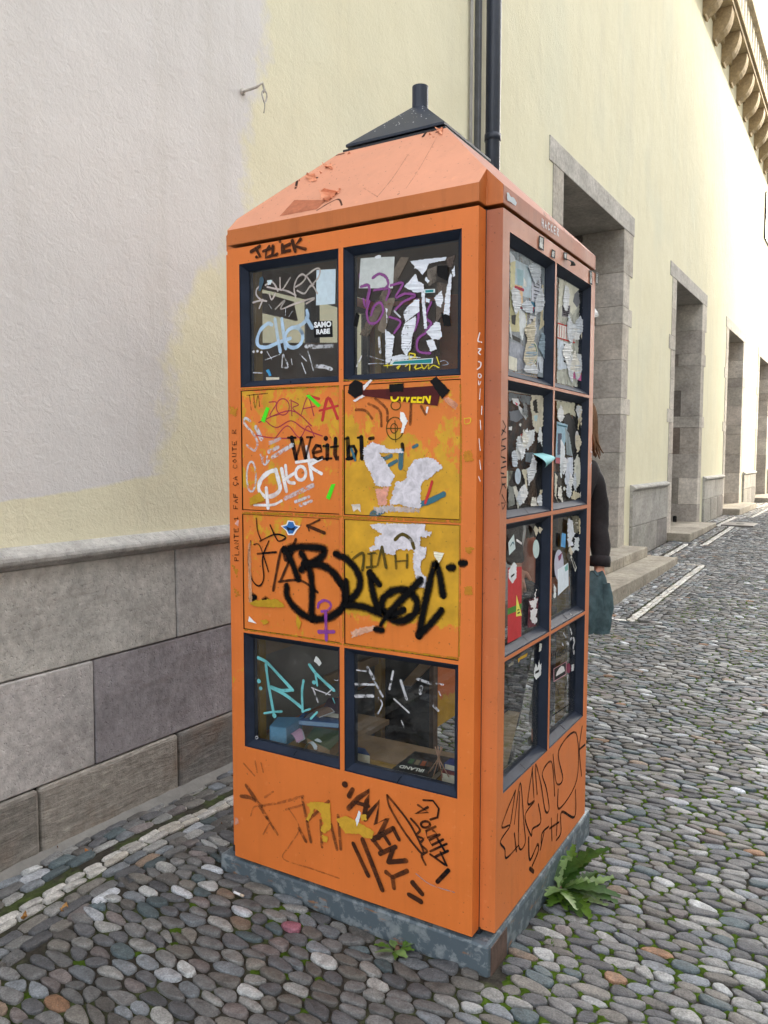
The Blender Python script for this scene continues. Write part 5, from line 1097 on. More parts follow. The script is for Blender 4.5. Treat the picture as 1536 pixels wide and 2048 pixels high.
for q, c, a, j in (([(785, 250), (1090, 290), (1090, 1460), (755, 1480)], (34, 34, 36), .66, 0), ([(785, 250), (1000, 280), (1012, 450), (930, 402), (860, 420), (790, 472)], (190, 188, 168), 1, 2), ([(860, 452), (920, 402), (992, 482), (1022, 652), (990, 902), (940, 782), (890, 602)], (22, 24, 28), 1, 1.5), ([(785, 500), (917, 540), (882, 762), (832, 1012), (765, 992)], (150, 184, 204), 1, .4), ([(795, 640), (845, 650), (830, 900), (790, 900)], (70, 74, 96), 1, .8), ([(770, 930), (835, 940), (830, 1010), (768, 1000)], (176, 84, 96), 1, .3), ([(830, 702), (882, 802), (882, 1002), (840, 1182), (820, 1132)], (222, 228, 234), 1, 1), ([(910, 932), (977, 932), (982, 1102), (952, 1282), (885, 1242), (890, 1052)], (204, 212, 228), 1, 1.5), ([(880, 560), (930, 640), (975, 920), (900, 900), (890, 760)], (150, 164, 170), .9, 1), ([(990, 982), (1040, 892), (1082, 1052), (1062, 1252), (990, 1342)], (204, 206, 196), 1, 2), ([(950, 1432), (990, 1332), (1050, 1362), (1092, 1392), (1000, 1440)], (206, 198, 172), 1, 1.5), ([(760, 1120), (790, 1160), (775, 1400), (802, 1482), (755, 1382)], (206, 204, 190), 1, 1), ([(1040, 300), (1085, 320), (1060, 480), (1045, 600), (1035, 580), (1045, 430)], (196, 184, 150), 1, 1.5), ([(830, 1440), (850, 1405), (858, 1470), (840, 1475)], (216, 214, 206), 1, .8)):
    sheet('torn_paper', w, SGL, S6, q, paper(c, a, .22), j)
sheet('sticker', w, SGL, S6, ell(1026, 725, 25, 114), paper((206, 204, 208), 1, .3)); sheet('sticker', w, SGL, S6, ell(873, 1308, 14, 24), flat((214, 214, 206)))
strokes('paper_print', w, SGL, S6, [([(790, 540), (900, 565)], 10), ([(1018, 660), (1030, 800)], 6)], I_teal, 8)
scraps(('side', 0, 1), S6, 212, 600, (160, 210), (1540, 1520), 12, LT+[(120, 124, 128)], 55, 150)
scraps(('side', 1, 1), S6, 775, 1075, (270, 310), (1460, 1440), 11, LT+[(30, 30, 34)], 44, 150)
scraps(('side', 1, 2), S7, 860, 975, (215, 200), (640, 620), 5, LT, 26, 70)
w = WIN['side', 0, 2]
sheet('board_scrap', w, SGL, S7, [(172, 770), (330, 755), (325, 1545), (168, 1628)], flat((188, 52, 56)))
sheet('board_scrap', w, SGL, S7, [(170, 1232), (330, 1170), (325, 1242), (168, 1304)], flat((74, 128, 48)))
for q, c, a, j in (([(270, 1075), (332, 1312), (265, 1322)], (226, 220, 96), 1, 0), ([(240, 700), (272, 740), (268, 882), (222, 947), (180, 882), (180, 802), (205, 752)], (222, 226, 230), 1, .8), ([(240, 385), (258, 552), (185, 627), (175, 482)], (204, 220, 222), 1, 0), ([(480, 285), (522, 340), (495, 412), (462, 332)], (212, 204, 186), 1, .8), ([(530, 300), (570, 330), (540, 380), (515, 350)], (206, 198, 180), 1, 1), ([(410, 1130), (520, 1100), (515, 1202), (490, 1432), (395, 1452)], (98, 36, 50), .9, .6), ([(412, 1150), (470, 1130), (480, 1060), (500, 1010), (485, 1120), (520, 1110), (480, 1250), (440, 1210), (425, 1180)], (226, 224, 226), 1, 1.5), ([(430, 1260), (480, 1230), (512, 1240), (490, 1300), (505, 1380), (470, 1420), (445, 1380), (425, 1350)], (226, 224, 226), 1, 2)):
    sheet('torn_paper', w, SGL, S7, q, paper(c, a, .12), j)
sheet('sticker', w, SGL, S7, ell(492, 555, 37, 107), flat((196, 216, 214)))
strokes('sticker_print', w, SGL, S7, [([(210, 868), (242, 842)], 12)], I_blk, 10); strokes('torn_paper', w, SGL, S7, [([(272, 455), (295, 470), (325, 492)], 14)], I_wht, 12)
strokes('sticker_print', w, SGL, S7, [([(280, 1250), (300, 1242)], 6), ([(282, 1285), (304, 1275)], 8)], I_blk, 6); strokes('sticker_print', w, SGL, S7, [([(200, 520), (225, 480), (240, 500)], 9)], I_teal, 9)
w = WIN['side', 1, 2]
for q, c, a, j in (([(860, 205), (932, 240), (920, 302), (942, 372), (900, 442), (922, 522), (860, 532), (850, 302)], (214, 220, 230), 1, 2), ([(930, 420), (985, 432), (977, 582), (945, 560), (920, 610), (895, 560), (935, 500)], (206, 214, 220), 1, 2), ([(960, 190), (1002, 220), (1000, 312), (1026, 352), (990, 387), (975, 302)], (206, 196, 168), 1, 1.5), ([(900, 180), (985, 180), (970, 380), (930, 370)], (120, 116, 100), .9, 1.5), ([(785, 370), (833, 385), (825, 542), (775, 527)], (86, 160, 216), 1, 0), ([(893, 620), (957, 770), (940, 817), (885, 652)], (206, 206, 198), 1, .5), ([(692, 950), (722, 1002), (717, 1092), (690, 1132)], (218, 222, 224), 1, 1), ([(905, 650), (948, 765), (935, 790), (895, 660)], (48, 48, 52), 1, .4)):
    sheet('torn_paper', w, SGL, S7, q, paper(c, a, .2), j)
sheet('sticker', w, SGL, S7, ell(752, 738, 54, 178), flat((186, 186, 204))); sheet('sticker_print', w, SGL, S7, [(740, 640), (790, 590), (772, 670), (750, 695)], flat((122, 46, 86)))
strokes('sticker_print', w, SGL, S7, [([(752, 690), (750, 800)], 5)], I_mag, 5)
sheet('sticker', w, SGL, S7, [(735, 790), (858, 710), (862, 970), (740, 1085)], flat((216, 226, 236))); sheet('sticker_print', w, SGL, S7, [(815, 765), (852, 722), (855, 790), (825, 812)], flat((120, 176, 172)))
strokes('sticker_print', w, SGL, S7, [([(770, 850), (790, 900), (800, 840), (820, 880), (815, 920), (850, 860), (845, 930)], 9), ([(775, 935), (800, 950)], 10)], I_blk, 8)
w = WIN['side', 0, 3]
for q, c, j in (([(365, 440), (380, 382), (395, 420), (412, 350), (418, 400), (432, 380), (427, 482), (385, 527), (362, 492)], (220, 224, 226), .6), ([(220, 340), (250, 320), (305, 290), (300, 322), (240, 350), (225, 377)], (206, 164, 52), .8), ([(415, 205), (437, 210), (425, 272), (408, 282)], (216, 216, 212), .8), ([(135, 390), (180, 365), (180, 390), (135, 415)], (150, 146, 136), .4)): sheet('torn_paper', w, SGL, S8, q, flat(c), j)
strokes('sticker_print', w, SGL, S8, [([(378, 465), (405, 450)], 12)], I_blk, 10)
w = WIN['side', 1, 3]
sheet('sticker', w, SGL, S8, [(540, 430), (655, 365), (652, 482), (540, 547)], flat((206, 150, 160))); sheet('sticker_print', w, SGL, S8, [(544, 432), (651, 371), (648, 478), (544, 539)], flat((26, 24, 28)))
sheet('sticker_print', w, SGL, S8, [(560, 498), (568, 462), (590, 425), (610, 405), (632, 412), (640, 450), (600, 475)], flat((206, 204, 206))); strokes('sticker_print', w, SGL, S8, [([(578, 440), (580, 485)], 8), ([(605, 412), (606, 470)], 6)], I_mag, 8)
text_on('lettering', w, SGL, 'Weitblick', (545, 352), (700, 262), (545, 285), flat((18, 20, 24)), .015, 0, S8)
sheet('sticker', w, SGL, S8, ell(673, 425, 18, 46), flat((120, 44, 72))); sheet('torn_paper', w, SGL, S8, [(700, 395), (722, 390), (720, 445), (698, 455)], flat((190, 192, 196)), .4)
strokes('smear', w, SGL, S8, [([(690, 80), (700, 115)], 14), ([(630, 120), (650, 150)], 10), ([(715, 160), (725, 190), (715, 240), (722, 290)], 16), ([(615, 205), (625, 220)], 10), ([(655, 195), (670, 210)], 14), ([(690, 170), (700, 160)], 12)], I_whtf, 10)
strokes('lettering', w, SGL, S8, [([(530, 845+0), (690, 740)], 7), ([(575, 610), (588, 670)], 6), ([(640, 620), (655, 560)], 6)], I_blk, 5)
strokes('frame_scratches', w, Plane(lambda u, v: onx(u, v, -.010), (1, 0, 0)), (980, 1000, 5.6875), [([(915, 1290), (925, 1310)], 5)], I_wht, 5)
# side sheet: marker outline letters, labels and scraps
strokes('graffiti', ssheet, SIDE, S8, [[(225, 1520), (150, 1700), (105, 1845), (178, 1832), (92, 1970), (130, 2040), (145, 2120), (250, 2010)], [(225, 1520), (182, 1812)], [(215, 1815), (268, 1450), (300, 1800), (312, 1985), (255, 2010), (262, 1530)], [(380, 1310), (335, 1628), (395, 1610), (310, 1745), (365, 1920), (378, 1860), (450, 1800), (430, 1640)], [(375, 1330), (390, 1580)],
        [(418, 1550), (403, 1285), (450, 1450), (490, 1695), (525, 1680), (500, 1500), (465, 1362), (547, 1265), (575, 1565)], [(560, 1200), (590, 1450), (647, 1410), (610, 1165), (765, 1005), (772, 1420), (615, 1682), (605, 1510)], [(820, 950), (795, 1150), (815, 1385)], [(795, 1152), (845, 1110)], [(760, 1515), (752, 1752), (635, 1710), (630, 1890), (590, 1960)], [(455, 2010), (462, 1900), (520, 1840)], [(600, 1730), (590, 1915)], [(545, 1770), (550, 1960)], [(530, 1855), (612, 1800)], [(215, 1900), (235, 2060)]], I_blk, 9)
strokes('graffiti', ssheet, SIDE, (900, 1000, 2.133), [([(335, 1440), (340, 1535), (372, 1470), (375, 1500), (350, 1560)], 6), ([(385, 1490), (400, 1420)], 5), ([(340, 1572), (355, 1585)], 9)], I_blk, 6)
strokes('graffiti', ssheet, SIDE, S6, [[(152, 490), (187, 562)], [(182, 572), (137, 662)], [(145, 602), (187, 632)], [(190, 702), (142, 722), (132, 792), (180, 802)], [(185, 822), (132, 852), (127, 922), (180, 942)], [(150, 992), (190, 982)], [(185, 1040), (130, 1060), (125, 1120), (165, 1130)], [(190, 1170), (132, 1172), (140, 1262), (180, 1250)], [(115, 1372), (150, 1242), (187, 1302)], [(140, 1382), (187, 1482), (132, 1482), (150, 1560), (178, 1500)]], I_blk, 11, False)
hk2 = lambda u, v: onx(u, v, 0.0)
strokes('graffiti', fas, SIDE, S5, written('HACKER', (632, 165), (815, 275), 70, .8, (0, -1)), I_wht, 9, False)
sheet('sticker', fas, SIDE, (900, 220, 4.8), [(540, 790), (560, 795), (575, 830), (610, 845), (635, 890), (628, 922), (595, 900), (570, 880), (545, 870)], flat((206, 214, 222)), .6)
strokes('sticker_print', fas, SIDE, (900, 220, 4.8), [([(552, 810), (556, 862)], 5), ([(575, 840), (600, 880)], 5), ([(600, 860), (622, 905)], 5)], I_teal, 5)
for q, c in (([(600, 260), (652, 285), (647, 422), (595, 392)], (34, 34, 38)), ([(730, 400), (767, 420), (762, 502), (720, 482)], (40, 40, 42)), ([(850, 430), (887, 440), (882, 522), (850, 492)], (60, 62, 66)), ([(1115, 615), (1142, 620), (1147, 772), (1120, 762)], (40, 40, 42)), ([(1180, 635), (1210, 650), (1206, 772), (1180, 762)], (44, 48, 48))): sheet('sticker', ssheet, SIDE, S5, q, flat(c), .3)
for q in ([(608, 275), (640, 295), (636, 400), (604, 380)], [(738, 420), (756, 430), (750, 488), (730, 475)], [(857, 445), (876, 450), (872, 500), (857, 485)], [(1122, 640), (1134, 645), (1138, 750), (1126, 745)], [(1188, 655), (1198, 660), (1196, 750), (1186, 745)]): sheet('sticker_print', ssheet, SIDE, S5, q, paper((206, 208, 206), 1, .5), .8)
curl('curled_paper', ssheet, S5, [(852, 490), (882, 510), (922, 578), (872, 578)], BT, SIDE, .02)
strokes('graffiti', ssheet, SIDE, S6, [([(1215, 820), (1205, 870), (1225, 870), (1210, 940)], 7), ([(1205, 970), (1220, 1000), (1200, 1020), (1212, 1060)], 6)], I_whtf, 6)
ROOFP = Plane(lambda u, v: on_plane(u, v, (-.5, 0, ZFT), Vector((0, -1, 1)).normalized()), Vector((0, -1, 1)).normalized())
rsh = bpy.data.objects['roof_sheet']; ZR = (440, 160, 2.9538)
strokes('roof_scratch', rsh, ROOFP, ZR, [([(1112, 440), (1020, 580), (928, 692)], 4), ([(850, 640), (930, 690)], 4), ([(1280, 340), (1180, 520), (1100, 640)], 3), ([(620, 520), (680, 500)], 4)], ink('scratch', (170, 108, 80), .6, .3, alpha=.35), 3)
strokes('roof_scratch', rsh, ROOFP, ZR, [([(575, 770), (640, 730), (700, 705), (720, 740)], 6), ([(540, 560), (550, 600)], 7), ([(455, 600), (448, 640)], 8), ([(520, 575), (575, 578)], 6), ([(690, 445), (732, 435)], 6), ([(1200, 335), (1222, 308), (1262, 300)], 8), ([(1280, 310), (1300, 300)], 7)], ink('roof_tear', (62, 44, 38), .2, .1), 6)
for q in ([(505, 572), (560, 560), (575, 600), (530, 606)], [(610, 505), (660, 500), (668, 530), (625, 522)], [(590, 660), (720, 655), (640, 720), (600, 712)], [(1275, 300), (1320, 290), (1310, 330)]): sheet('lifted_paint', rsh, ROOFP, ZR, q, paper((228, 158, 124), 1, .1), 1.5, 3, .012)
# torn bits of roof paint
r4 = random.Random(9)
for (sx, pts) in (('f', [(600, 360), (612, 350), (640, 345), (592, 372), (700, 305)]), ('f', [(858, 268), (880, 262), (868, 272)])):
    for (u, v) in pts:
        p = on_plane(u, v+3, (-.5, .0, ZFT), Vector((0, -1, 1)).normalized()); a = r4.random()*6; s_ = r4.uniform(.006, .014)
        V = [p+Vector((math.cos(a)*s_, math.sin(a)*s_*.5, math.sin(a)*s_*.5+.001)), p+Vector((-math.sin(a)*s_*.6, .002, .002)), p+Vector((math.sin(a)*s_*.8, -.004, s_*.9))]
        mesh_obj('paint_flake', V, [(0, 1, 2)], M_roof, booth)
for k in range(26):   # ragged old coating along the side hip of the roof
    t_ = r4.uniform(.42, .80); base = Vector((.0-.0, 0, 0)); y = t_
    p = Vector((-.0-.012*r4.random(), .05+.85*y, 0)); p.z = rz(p.x, p.y)+.001; s_ = r4.uniform(.008, .03)
    V = [p, p+Vector((-.006, s_, .006)), p+Vector((-s_*.5, s_*.4, s_*r4.uniform(.5, 1.5)))]
    mesh_obj('paint_flake', V, [(0, 1, 2)], r4.choice((M_roof, M_roof2, M_dark)), booth)
sheet('label_plate', bpy.data.objects['roof_sheet'], Plane(lambda u, v: on_plane(u, v, (-.5, 0, ZFT), Vector((0, -1, 1)).normalized()), Vector((0, -1, 1)).normalized()), (440, 160, 2.9538), [(352, 806), (440, 710), (632, 710), (572, 764)], paper((178, 108, 78), 1, .25), .3)
# cracked sill putty
I_gap = ink('sill_gap', (10, 10, 12), .05, .05)
for key, org, ln in ((('front', 0, 3), ZE, [(760, 1605), (738, 1632), (725, 1662)]), (('front', 1, 3), ZF, [(552, 1218), (530, 1245), (515, 1272)]), (('front', 0, 0), ZA, [(775, 1825), (778, 1842)]), (('side', 0, 1), S6, [(415, 1552), (462, 1610)]), (('side', 0, 2), S7, [(370, 1552), (420, 1598)]), (('side', 1, 2), S7, [(828, 1305), (872, 1352)]), (('side', 0, 3), S8, [(270, 1285), (310, 1325)]), (('side', 1, 3), S8, [(628, 940), (668, 975)])):
    z0 = ROW[key[2]][0]; nv = Vector((0, -.020, .0225)).normalized() if key[0] == 'front' else Vector((.020, 0, .0225)).normalized(); pt = (0, .002, z0+.0035) if key[0] == 'front' else (-.002, 0, z0+.0035)
    strokes('sill_seam', WIN[key], Plane(lambda u, v, pt=pt, nv=nv: on_plane(u, v, pt, nv), nv), org, [ln], I_gap, 6)

# ================================================================== what lies on the shelf inside
SHZ = .5155
def book(name, label, corners, z, th, cover, pages=(206, 198, 180), cat='book', spine=0):
    """a book lying flat: four pixel corners of its top seen through the pane"""
    P = [onz(u, v, z+th) for u, v in corners]; c = sum(P, Vector())/4
    e = empty(name, (c.x, c.y, z), True); tag(e, label, cat, 'books and papers on the booth shelf')
    mb = MB(); mb.prism([Vector((p.x, p.y, 0)) for p in P], lambda p: (p.x, p.y, z+.0005), lambda p: (p.x, p.y, z+.002)); mb.prism([Vector((p.x, p.y, 0)) for p in P], lambda p: (p.x, p.y, z+th-.0015), lambda p: (p.x, p.y, z+th))
    a, b = P[spine], P[(spine+1) % 4]; inn = (c-(a+b)/2).normalized()*.003
    mb.prism([a, b, b+inn, a+inn], lambda p: (p.x, p.y, z+.002), lambda p: (p.x, p.y, z+th-.0015))
    mb.build('cover', simple('cover', cover, .4, .12, 20), e)
    Q = [c+(p-c)*.975 for p in P]; m2 = MB(); m2.prism(Q, lambda p: (p.x, p.y, z+.0021), lambda p: (p.x, p.y, z+th-.0016)); m2.build('pages', simple('pages', pages, .8, .1, 90), e)
    return e, P
zf = lambda a, b: (670+a/4.1514, 1260+b/4.1514); ze = lambda a, b: (460+a/5.6885, 1220+b/5.6885)
e, P = book('guide_book', 'black book with white title lying by the front pane, lower right window', [zf(475, 1150), zf(665, 1005), zf(975, 1062), zf(800, 1225)], SHZ, .022, (22, 26, 28), (196, 192, 180), spine=1)
TOP = Plane(lambda u, v: onz(u, v, SHZ+.022), (0, 0, 1))
text_on('title', e, TOP, 'IRLAND', (745, 1160), (545, 1120), (728, 1185), flat((222, 222, 216)), .03, 0, ZF)
for k, c in enumerate(((70, 100, 70), (120, 110, 90), (150, 84, 60), (90, 70, 60))): sheet('cover_picture', e, TOP, ZF, [(600+52*k, 1108+9*k), (640+52*k, 1115+9*k), (662+50*k, 1076+9*k), (630+50*k, 1068+9*k)], flat(c))
book('blue_book', 'blue book at the right corner of the shelf, beside the black book', [zf(905, 1105), zf(960, 1062), zf(1020, 1072), zf(1010, 1130)], SHZ+.0305, .02, (34, 56, 120))
book('red_book', 'red book under the blue one at the right corner of the shelf', [zf(880, 1180), zf(930, 1110), zf(1025, 1130), zf(1010, 1210)], SHZ, .03, (128, 44, 42))
book('green_book', 'thick green book with brown spine lying in the lower left window', [ze(870, 1450), ze(960, 1330), ze(1330, 1390), ze(1135, 1590)], SHZ, .042, (62, 82, 44), (150, 120, 88), spine=0)
book('blue_magazine', 'blue striped magazine lying behind the green book', [ze(750, 1250), ze(830, 1170), ze(1200, 1190), ze(1250, 1290)], SHZ+.043, .018, (40, 96, 160), (150, 180, 214))
book('notebook', 'small blue notebook at the left end of the lower right window', [zf(150, 1010), zf(190, 970), zf(250, 985), zf(290, 1040)], SHZ, .03, (30, 60, 110))
e, P = book('plastic_box', 'pale blue plastic box with rounded lid in the lower left window', [ze(450, 1320), ze(545, 1215), ze(830, 1220), ze(640, 1340)], SHZ, .062, (96, 150, 190), (110, 160, 196), 'box')
for ch in e.children:
    md = ch.modifiers.new('bevel', 'BEVEL'); md.width = .004; md.segments = 3
def leaflet(name, label, px, z, rgb):
    P = [onz(u, v, z) for u, v in px]; V = []; F = []; e = empty(name, P[0], True); tag(e, label, 'leaflet', 'books and papers on the booth shelf')
    for i in range(6):
        t_ = i/5; a = P[0].lerp(P[3], t_); b = P[1].lerp(P[2], t_); V += [a+Vector((0, 0, .03*math.sin(t_*2.6))), b+Vector((0, 0, .045*math.sin(t_*2.2)))]
    for i in range(5): F.append((2*i, 2*i+1, 2*i+3, 2*i+2))
    mesh_obj('page', V, F, flat(rgb), e, True); V2 = [v+Vector((.004, .003, -.002)) for v in V]; mesh_obj('back_page', V2, F, flat((206, 206, 214)), e, True)
leaflet('pink_leaflet', 'curled pink leaflet in front of the blue box, lower left window', [ze(640, 1450), ze(765, 1370), ze(840, 1580), ze(760, 1560)], SHZ+.004, (206, 160, 190))
leaflet('white_leaflet', 'curled white leaflet against the pane of the lower left window', [ze(840, 1570), ze(930, 1550), ze(1040, 1640), ze(960, 1640)], SHZ+.004, (200, 206, 214))
leaflet('photo_leaflet', 'brown and white leaflet lying on the blue striped magazine', [ze(830, 1230), ze(990, 1180), ze(1180, 1270), ze(1000, 1270)], SHZ+.064, (122, 96, 84))
e, P = book('maroon_book', 'dark purple book leaning in the back of the lower left window', [ze(1040, 1150), ze(1120, 1000), ze(1290, 1000), ze(1250, 1180)], SHZ+.0645, .02, (60, 30, 70))
mb = MB(); c = onz(*zf(860, 1200), SHZ+.025); e = empty('twig_bundle', c, True); tag(e, 'small bundle of dry twigs standing on the black book', 'twigs')
for k in range(7):
    a = k*.9; mb = MB(); mb.tube([c+Vector((.035*math.cos(a), .02*math.sin(a), 0)), c+Vector((.004*math.cos(a), .003*math.sin(a), .045)), c+Vector((-.012*math.cos(a), .01*math.sin(a), .085))], .0018, 5); mb.build('twig', simple('twig', (168, 130, 108), .8), e, True)
P = [onx(*q, -.075) for q in ((980+130/4.4538, 1240+930/4.4538), (980+245/4.4538, 1240+838/4.4538))]
e = empty('wood_block', (P[0].x, P[0].y, SHZ), True); tag(e, 'pale wooden board leaning inside the lower side window', 'board')
MB().prism([(P[0].y-.02, SHZ), (P[0].y+.03, SHZ), (P[1].y+.02, P[1].z), (P[0].y-.02, P[0].z)], lambda p: (-.075, p[0], p[1]), lambda p: (-.115, p[0], p[1])).build('board', simple('pale_wood', (186, 160, 126), .7, .15, 14, .2, 50), e)

# ================================================================== PERSON half hidden behind the booth
PC = Vector((-.385, 1.703, gz(1.7))); PR = Vector((.86, .51, 0)).normalized(); PF = Vector((.51, -.86, 0)).normalized()
person = empty('person', PC, True); tag(person, 'person in dark denim jacket with reddish hair half hidden behind the booth', 'person')
def pw(r, f, z): return PC+PR*r+PF*f+Vector((0, 0, z))
def make_skin(name, joints, edges, root, mat, parent, sub=2):
    # the skin layer is added through a temporary modifier so that radii can be set
    me = bpy.data.meshes.new(name); ks = list(joints); ix = {k: i for i, k in enumerate(ks)}
    bm = bmesh.new(); lay = bm.verts.layers.skin.verify(); vv = {}
    for k in ks:
        v = bm.verts.new(pw(*joints[k][0])); rr = joints[k][1]; v[lay].radius = rr if isinstance(rr, tuple) else (rr, rr); v[lay].use_root = (k == root); vv[k] = v
    for a, b in edges: bm.edges.new((vv[a], vv[b]))
    bm.to_mesh(me); bm.free(); o = bpy.data.objects.new(name, me); me.materials.append(mat); put(o, parent)
    md = o.modifiers.new('skin', 'SKIN'); md.use_smooth_shade = True
    md2 = o.modifiers.new('sub', 'SUBSURF'); md2.levels = sub; md2.render_levels = sub
    return o
M_skin = simple('skin', (206, 150, 126), .5, .06, 30); M_denim = simple('dark_denim', (38, 35, 38), .85, .25, 60, .3, 260); M_trou = simple('trousers', (44, 48, 60), .9, .2, 60)
M_hair = simple('hair', (116, 84, 58), .5, .35, 90); M_shoe = simple('shoe', (30, 28, 28), .6)
hr = .098                                           # the head leans out to the right
J = {'pel': ((0, 0, .95), (.125, .10)), 'sp': ((.0, 0, 1.14), (.115, .09)), 'ch': ((.01, 0, 1.34), (.14, .10)), 'nb': ((.03, 0, 1.46), .07), 'nk': ((.055, .01, 1.53), .05), 'jaw': ((hr-.035, .03, 1.585), (.058, .062)), 'hd': ((hr-.01, .015, 1.655), (.076, .090)), 'tp': ((hr-.005, 0, 1.725), (.062, .072)),
     'nose': ((hr-.075, .095, 1.635), .010), 'chin': ((hr-.060, .070, 1.565), .022), 'earr': ((hr+.072, -.012, 1.645), .013)}
E_ = [('pel', 'sp'), ('sp', 'ch'), ('ch', 'nb'), ('nb', 'nk'), ('nk', 'jaw'), ('jaw', 'hd'), ('hd', 'tp'), ('hd', 'nose'), ('jaw', 'chin'), ('hd', 'earr')]
for sd_, q in ((1, 'R'), (-1, 'L')):
    J.update({'s'+q: ((.155*sd_, 0, 1.42), .052), 'e'+q: ((.205*sd_, -.02, 1.17), .042), 'w'+q: ((.20*sd_, .055, .965), .027), 'p'+q: ((.195*sd_, .085, .915), (.036, .018)),
              'h'+q: ((.085*sd_-.03, 0, .90), .080), 'k'+q: ((.08*sd_-.10, .02, .50), .056), 'a'+q: ((.08*sd_-.15, -.01, .09), .040), 't'+q: ((.09*sd_-.17, .15, .035), .034)})
    E_ += [('ch', 's'+q), ('s'+q, 'e'+q), ('e'+q, 'w'+q), ('w'+q, 'p'+q), ('pel', 'h'+q), ('h'+q, 'k'+q), ('k'+q, 'a'+q), ('a'+q, 't'+q)]
    for i, (dr_, L) in enumerate(((-.026, .072), (-.009, .082), (.009, .078), (.025, .062))):
        b0 = Vector((.195*sd_+dr_*.9, .092, .885)); J['f%d%s' % (i, q)] = ((b0.x, b0.y+.012, b0.z-.005), .0095); J['g%d%s' % (i, q)] = ((b0.x-.004*sd_, b0.y+.020, b0.z-L*.45), .0088); J['i%d%s' % (i, q)] = ((b0.x-.010*sd_, b0.y-.005, b0.z-L*.85), .0078)
        E_ += [('p'+q, 'f%d%s' % (i, q)), ('f%d%s' % (i, q), 'g%d%s' % (i, q)), ('g%d%s' % (i, q), 'i%d%s' % (i, q))]
    J['th1'+q] = ((.195*sd_-.040*sd_, .075, .925), .0105); J['th2'+q] = ((.195*sd_-.060*sd_, .085, .885), .0095); E_ += [('p'+q, 'th1'+q), ('th1'+q, 'th2'+q)]
make_skin('body', J, E_, 'pel', M_skin, person)
JJ = {'pel': ((0, 0, .90), (.155, .12)), 'wa': ((0, 0, 1.05), (.145, .115)), 'ch': ((.01, 0, 1.32), (.165, .12)), 'nb': ((.025, 0, 1.455), (.085, .075))}; EJ = [('pel', 'wa'), ('wa', 'ch'), ('ch', 'nb')]
for sd_, q in ((1, 'R'), (-1, 'L')):
    JJ.update({'s'+q: ((.165*sd_, 0, 1.415), .070), 'm'+q: ((.200*sd_, -.01, 1.29), .062), 'e'+q: ((.213*sd_, -.02, 1.16), .056), 'n'+q: ((.21*sd_, .02, 1.06), .050), 'w'+q: ((.205*sd_, .050, .985), .046), 'c'+q: ((.203*sd_, .056, .962), .047)})
    EJ += [('ch', 's'+q), ('s'+q, 'm'+q), ('m'+q, 'e'+q), ('e'+q, 'n'+q), ('n'+q, 'w'+q), ('w'+q, 'c'+q)]
jk = make_skin('jacket', JJ, EJ, 'wa', M_denim, person)
tx = bpy.data.textures.new('folds', 'CLOUDS'); tx.noise_scale = .09
md = jk.modifiers.new('folds', 'DISPLACE'); md.texture = tx; md.strength = .022; md.mid_level = .5; md.texture_coords = 'GLOBAL'
JT = {'pel': ((0, 0, .92), (.14, .115))}; ET = []
for sd_, q in ((1, 'R'), (-1, 'L')):
    JT.update({'h'+q: ((.085*sd_-.035, 0, .84), .090), 'k'+q: ((.08*sd_-.10, .02, .50), .070), 'a'+q: ((.08*sd_-.15, -.01, .11), .060)}); ET += [('pel', 'h'+q), ('h'+q, 'k'+q), ('k'+q, 'a'+q)]
make_skin('trousers', JT, ET, 'pel', M_trou, person)
for sd_ in (1, -1):
    MB().tube([pw(.08*sd_-.15, -.05, .045), pw(.083*sd_-.155, .03, .05), pw(.09*sd_-.165, .12, .040), pw(.09*sd_-.175, .18, .032)], [.044, .048, .042, .024], 12).build('shoe', M_shoe, person, True)
r5 = random.Random(21); mb = MB()
for k in range(150):     # shoulder-long hair parted at the crown
    a = r5.uniform(-2.6, 2.1); c = Vector((hr-.005, -.005, 1.665)); dx, dy = math.cos(a), math.sin(a)
    if dy > .45 and dx < .5: continue
    L = r5.uniform(.13, .195)*(1.0 if dx > -.4 else .8); fl = r5.uniform(0, .035); w0 = r5.uniform(.9, 1.06)
    pts = [(c.x+dx*.025, c.y+dy*.03, c.z+.098*w0), (c.x+dx*.066*w0, c.y+dy*.075*w0, c.z+.068), (c.x+dx*.084*w0, c.y+dy*.098*w0, c.z+.005), (c.x+dx*(.084+fl*.3), c.y+dy*.098, c.z-L*.40), (c.x+dx*(.074+fl)+r5.uniform(-.01, .01), c.y+dy*.09+r5.uniform(-.01, .01), c.z-L*.75), (c.x+dx*(.066+fl*1.5)+r5.uniform(-.015, .02), c.y+dy*.08, c.z-L)]
    P = [pw(*p) for p in pts]; P = catmull(P, 3); mb.tube(P, [.0095*(1-.8*(i/(len(P)-1))**2.5)+.0008 for i in range(len(P))], 5)
mb.build('hair', M_hair, person, True)
mb = MB(); gl0 = (hr-.045, .098, 1.655)
mb.tube([pw(*p) for p in ((hr+.082, -.01, 1.660), (hr+.068, .05, 1.660), (hr+.040, .098, 1.657))], .0032, 6)
for cx_ in (.018, -.062): mb.tube([pw(hr+cx_+.026*math.cos(t_), .102+.0*t_, 1.648+.021*math.sin(t_)) for t_ in [2*math.pi*i/14 for i in range(15)]], .0028, 6)
mb.build('glasses', M_metal, person, True)
for cx_ in (.018, -.055):
    bpy_ = MB(); bpy_.tube([pw(hr+cx_-.010, .088, 1.650), pw(hr+cx_, .094, 1.650), pw(hr+cx_+.010, .088, 1.650)], [.002, .007, .002], 8); bpy_.build('eye', flat((60, 50, 44)), person, True)
MB().tube([pw(hr-.06, .092, 1.598), pw(hr-.04, .096, 1.597), pw(hr-.015, .09, 1.598)], [.002, .005, .002], 8).build('mouth', flat((170, 90, 84)), person, True)
